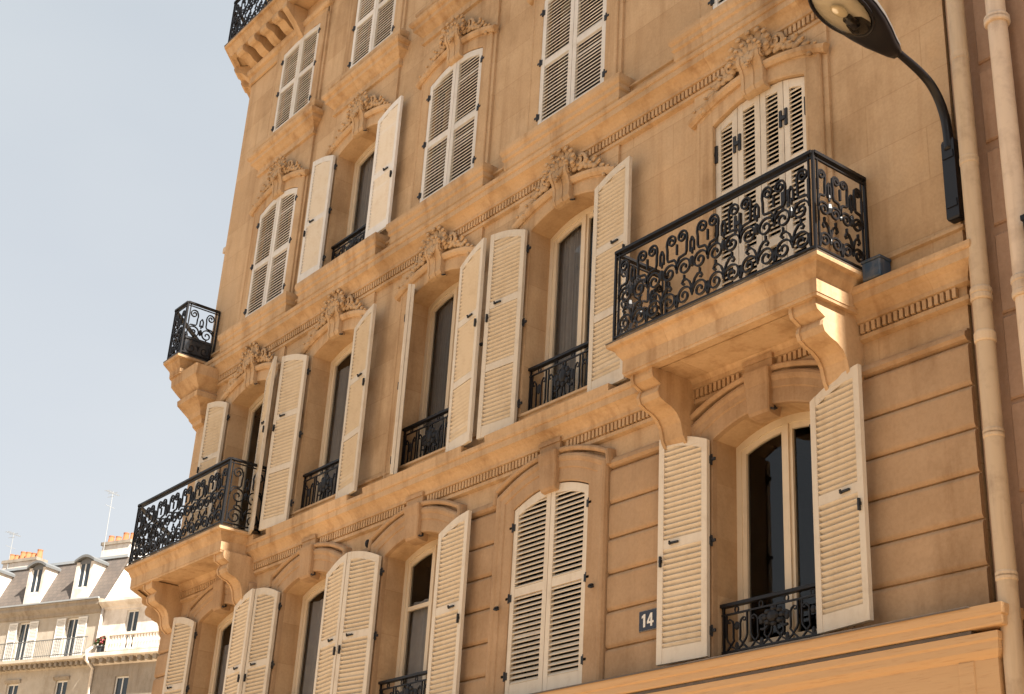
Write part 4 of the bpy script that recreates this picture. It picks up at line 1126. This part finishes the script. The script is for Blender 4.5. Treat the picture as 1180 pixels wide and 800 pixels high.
# white neighbour
wb = thing('white_building', 'distant white building with balustrade balcony, beside the slate mansard building', 'building', DP, DR)
WX0, WX1 = 0.03, 14.0
wins2 = [2.15, 5.3, 8.6, 11.8]
holes = [(x-0.40, x+0.40, 16.75, 18.85) for x in wins2] + [(x-0.45, x+0.45, 13.3, 15.55) for x in wins2]
mb = MB(); far_wall(mb, WX0, WX1, 16.2, 19.2, [h for h in holes if h[2] > 16])
mb.poly([(WX0,0,0),(WX0,9,0),(WX0,9,22),(WX0,0,19.5)]); mb.poly([(WX1,0,0),(WX1,9,0),(WX1,9,19.5),(WX1,0,19.5)]); mb.poly([(WX0,9,0),(WX1,9,0),(WX1,9,19.5),(WX0,9,19.5)])
obj('wall', mb, M['white_wall2'], wb)
mb = MB(); far_wall(mb, WX0, WX1, 0, 16.2, [h for h in holes if h[2] < 16]); o = obj('wall', mb, M['grey_and_shade'], wb); o['label'] = 'lower wall in the grey of balcony shade'  # grey stands in for the shade under the balcony
for x in wins2: far_window(wb, x, 16.75, 0.80, 2.1); far_window(wb, x, 13.3, 0.9, 2.25)
mb = MB(); mb.mould([(WX1, 0), (WX0, 0)], [(0, 18.95), (0.06, 19.0), (0.10, 19.1), (0.28, 19.22), (0.34, 19.3), (0.34, 19.42), (0, 19.5)]); obj('roof_cornice', mb, M['white_wall2'], wb)
mb = MB(); mb.prism_x([(0.1, 19.5), (1.6, 22.0), (7.0, 22.2), (8.9, 19.5)], WX0+0.45, WX1); obj('roof', mb, M['zinc'], wb)
mb = MB(); mb.prism_x([(-0.02, 19.5), (0.10, 19.65), (1.55, 22.45), (7.0, 22.6), (8.9, 19.5)], WX0, WX0+0.44); obj('party_wall', mb, M['white_wall2'], wb)
mb = MB(); mb.mould([(WX1, 0), (WX0+0.1, 0)], [(0, 16.15), (0.10, 16.2), (0.14, 16.38), (0.5, 16.44), (0.56, 16.48), (0.56, 16.66), (0, 16.68)]); bl = obj('balcony', mb, M['white_wall2'], wb)
mb = MB(); x = WX0+0.3
while x < WX1: mb.box(x, x+0.22, -0.42, -0.10, 16.2, 16.43); x += 0.5
obj('corbels', mb, M['grey_and_shade'], bl)
mb = MB(); mb.box(WX0+1.3, WX1, -0.56, -0.40, 17.45, 17.58); mb.box(WX0+1.3, WX1, -0.55, -0.41, 16.68, 16.78); mb.box(WX0+1.2, WX0+1.36, -0.57, -0.39, 16.68, 17.62)
x = WX0+1.45
while x < WX1: mb.tube([(x, -0.48, 16.78), (x, -0.48, 16.9), (x, -0.48, 17.05), (x, -0.48, 17.3), (x, -0.48, 17.45)], [0.05, 0.035, 0.065, 0.04, 0.055], 6); x += 0.19
obj('railing', mb, M['white_wall2'], bl)
dp = MB(); dp.smooth = True; dp.tube([(0.16, -0.09, 0.2), (0.16, -0.09, 16.0), (0.16, -0.62, 16.3), (0.16, -0.66, 16.75), (0.16, -0.09, 17.2), (0.16, -0.09, 19.0)], 0.075, 10); obj('drainpipe', dp, M['white_wall2'], wb)
def far_plant(name, label, lx, ly, z, *a):
    c, s = math.cos(DR), math.sin(DR)
    t = plant(name, label, 'plant', (DP[0] + lx*c - ly*s, DP[1] + lx*s + ly*c, z), *a); t.rotation_euler = (0, 0, DR); return t
far_plant('potted_plant', 'bushy red and green potted plant on the distant white balcony', 0.72, -0.32, 16.685, 0.22, 0.32, (0.46, 0.18, 0.40), 190, 130, 11, M['planter'], 0.085)
def flower_box(lx, label, seed):
    t = far_plant('window_box', label, lx, -0.18, 13.9, 0.1, 0.18, (0.40, 0.10, 0.12), 80, 90, seed, M['pot'], 0.07, (0.85, 0.2))
    return t
# iron shelf for the window box on the shade-grey lower wall
for k, lx in enumerate((2.15,)):
    sh = MB(); sh.box(lx-0.5, lx+0.5, -0.30, 0.0, 13.86, 13.895); sh.box(lx-0.5, lx+0.5, -0.30, -0.28, 14.25, 14.28)
    x = lx-0.5
    while x <= lx+0.5: sh.box(x-0.008, x+0.008, -0.295, -0.285, 13.88, 14.26); x += 0.1
    obj('window_guard', sh, M['iron'], wb)
    flower_box(lx, 'red flowers in a window box on the distant lower wall', 21)

# ------------------------------------------------------------------ ground
g = MB(); g.poly([(-600,-600,-0.16),(600,-600,-0.16),(600,600,-0.16),(-600,600,-0.16)]); structure('ground', g, M['earth'])
g = MB(); g.poly([(-120,-14,-0.14),(60,-14,-0.14),(60,-3.0,-0.14),(-120,-3.0,-0.14)]); structure('road', g, M['asphalt'])
g = MB(); g.box(-19.2, 60, -2.85, -0.0, -0.15, 0.0); structure('pavement', g, M['pave'])
g = MB(); g.box(-19.2, 60, -3.0, -2.853, -0.15, 0.004); structure('kerb', g, M['kerb'])
g = MB(); g.box(-120, 60, -17.0, -14.15, -0.15, 0.0); structure('pavement', g, M['pave'])
g = MB(); g.box(-120, 60, -14.147, -14.0, -0.15, 0.004); structure('kerb', g, M['kerb'])

# ------------------------------------------------------------------ unseen building added behind the camera to shade the facade; reflects in its glass
ob = thing('added_shade_building', 'unseen building added across the street to shade the facade', 'building', (0, -17.0, 0), PI)
OX0, OX1, OT = -34.0, -1.5, 16.5
ow = [OX0 + 2.0 + 3.1*i for i in range(10)]
holes = [(x-0.55, x+0.55, z, z+2.3) for x in ow for z in (4.6, 8.0, 11.4, 14.6)]
mb = MB(); far_wall(mb, OX0, OX1, 0, OT, holes, 0.25)
mb.poly([(OX1,0,0),(OX1,10,0),(OX1,10,OT),(OX1,0,OT)]); mb.poly([(OX0,0,0),(OX0,10,0),(OX0,10,OT),(OX0,0,OT)]); mb.poly([(OX0,10,0),(OX1,10,0),(OX1,10,OT),(OX0,10,OT)])
obj('wall', mb, M['grey_and_shade'], ob)
for z in (4.2, 7.6, 11.0, 14.3, OT-0.25):
    mb = MB(); mb.mould([(OX1, 0), (OX0, 0)], [(0, z-0.2), (0.1, z-0.18), (0.2, z), (0.2, z+0.1), (0, z+0.14)]); obj('cornice', mb, M['grey_and_shade'], ob)
mb = MB(); mb.prism_x([(0.0, OT+0.01), (1.3, OT+2.4), (8.7, OT+2.4), (10.0, OT+0.01)], OX0, OX1); obj('roof', mb, M['zinc'], ob)
for x in ow:
    for z in (4.6, 8.0, 11.4, 14.6):
        f = MB()
        for a, b in ((-0.55, -0.47), (0.47, 0.55), (-0.04, 0.04)): f.box(x+a, x+b, 0.12, 0.18, z, z+2.3)
        f.box(x-0.47, x-0.04, 0.125, 0.175, z, z+0.12); f.box(x+0.04, x+0.47, 0.125, 0.175, z, z+0.12)
        fo = obj('window', f, M['pale_frame'], ob); p = MB(); p.box(x-0.47, x+0.47, 0.15, 0.155, z+0.05, z+2.28); obj('pane', p, M['dark_glass'], fo)

# ------------------------------------------------------------------ light
SUN_EL, SUN_AZ = R(52), R(89.8)          # azimuth clockwise from +y: the sun stands down the street, just behind the facade's plane
sd = Vector((math.cos(SUN_EL)*math.sin(SUN_AZ), math.cos(SUN_EL)*math.cos(SUN_AZ), math.sin(SUN_EL)))
sl = bpy.data.lights.new('sun', 'SUN'); sl.energy = 5.0; sl.angle = R(0.5); sl.color = (1.0, 0.93, 0.82)
so = bpy.data.objects.new('sun', sl); COL.objects.link(so); so.location = (20, -5, 30)
so.rotation_euler = (-sd).to_track_quat('-Z', 'Y').to_euler()
w = bpy.data.worlds.new('World'); scene.world = w; w.use_nodes = True
nt = w.node_tree; bg = nt.nodes['Background']
sky = nt.nodes.new('ShaderNodeTexSky'); sky.sky_type = 'NISHITA'; sky.sun_disc = False
sky.sun_elevation = SUN_EL; sky.sun_rotation = SUN_AZ
sky.air_density = 1.0; sky.dust_density = 4.0; sky.ozone_density = 1.0; sky.altitude = 50
# thin bright veil of high cloud over the blue
tc_ = nt.nodes.new('ShaderNodeTexCoord')
cn = noise(nt, mapping(nt, tc_.outputs['Generated'], (1.0, 1.0, 2.2)), 1.6, 4, 0.55)
cr_ = ramp(nt, [(0.30, rgb((0.74, 0.74, 0.74))), (0.70, rgb((0.92, 0.92, 0.92)))])
nt.links.new(cn.outputs['Fac'], cr_.inputs['Fac'])
sx_ = nt.nodes.new('ShaderNodeSeparateXYZ'); nt.links.new(tc_.outputs['Generated'], sx_.inputs[0])
hz = ramp(nt, [(0.18, rgb((4.85/8, 4.95/8, 5.0/8))), (0.80, rgb((3.72/8, 4.10/8, 4.36/8)))])
nt.links.new(sx_.outputs[2], hz.inputs['Fac'])
hz8 = nt.nodes.new('ShaderNodeVectorMath'); hz8.operation = 'SCALE'; hz8.inputs['Scale'].default_value = 8.0
nt.links.new(hz.outputs['Color'], hz8.inputs[0])
veil = mixc(nt, cr_.outputs['Color'], sky.outputs[0], hz8.outputs[0])
nt.links.new(veil, bg.inputs['Color'])
bg.inputs['Strength'].default_value = 0.05

# ------------------------------------------------------------------ camera
cam = bpy.data.cameras.new('camera'); co = bpy.data.objects.new('camera', cam); COL.objects.link(co)
yaw, pit, roll, F = -9.35331266e-01, 4.33272635e-01, 6.22490659e-02, 1660.626
f = Vector((math.sin(yaw)*math.cos(pit), math.cos(yaw)*math.cos(pit), math.sin(pit)))
r = Vector((math.cos(yaw), -math.sin(yaw), 0)); u = r.cross(f)
cr, sr = math.cos(roll), math.sin(roll)
rr, uu = r*cr + u*sr, u*cr - r*sr
mw = Matrix((rr, uu, -f)).transposed().to_4x4(); mw.translation = Vector((0, -8.0, 1.6))
co.matrix_world = mw
cam.sensor_fit = 'HORIZONTAL'; cam.sensor_width = 36.0; cam.lens = 36.0*F/1180.0
cam.clip_start = 0.05; cam.clip_end = 2000
scene.camera = co

scene.view_settings.view_transform = 'Standard'; scene.view_settings.look = 'None'
scene.view_settings.exposure = 1.8; scene.view_settings.gamma = 1.0
scene.view_settings.use_curve_mapping = False
scene.cycles.max_bounces = 10; scene.cycles.diffuse_bounces = 5; scene.cycles.transparent_max_bounces = 12
scene.cycles.use_denoising = True
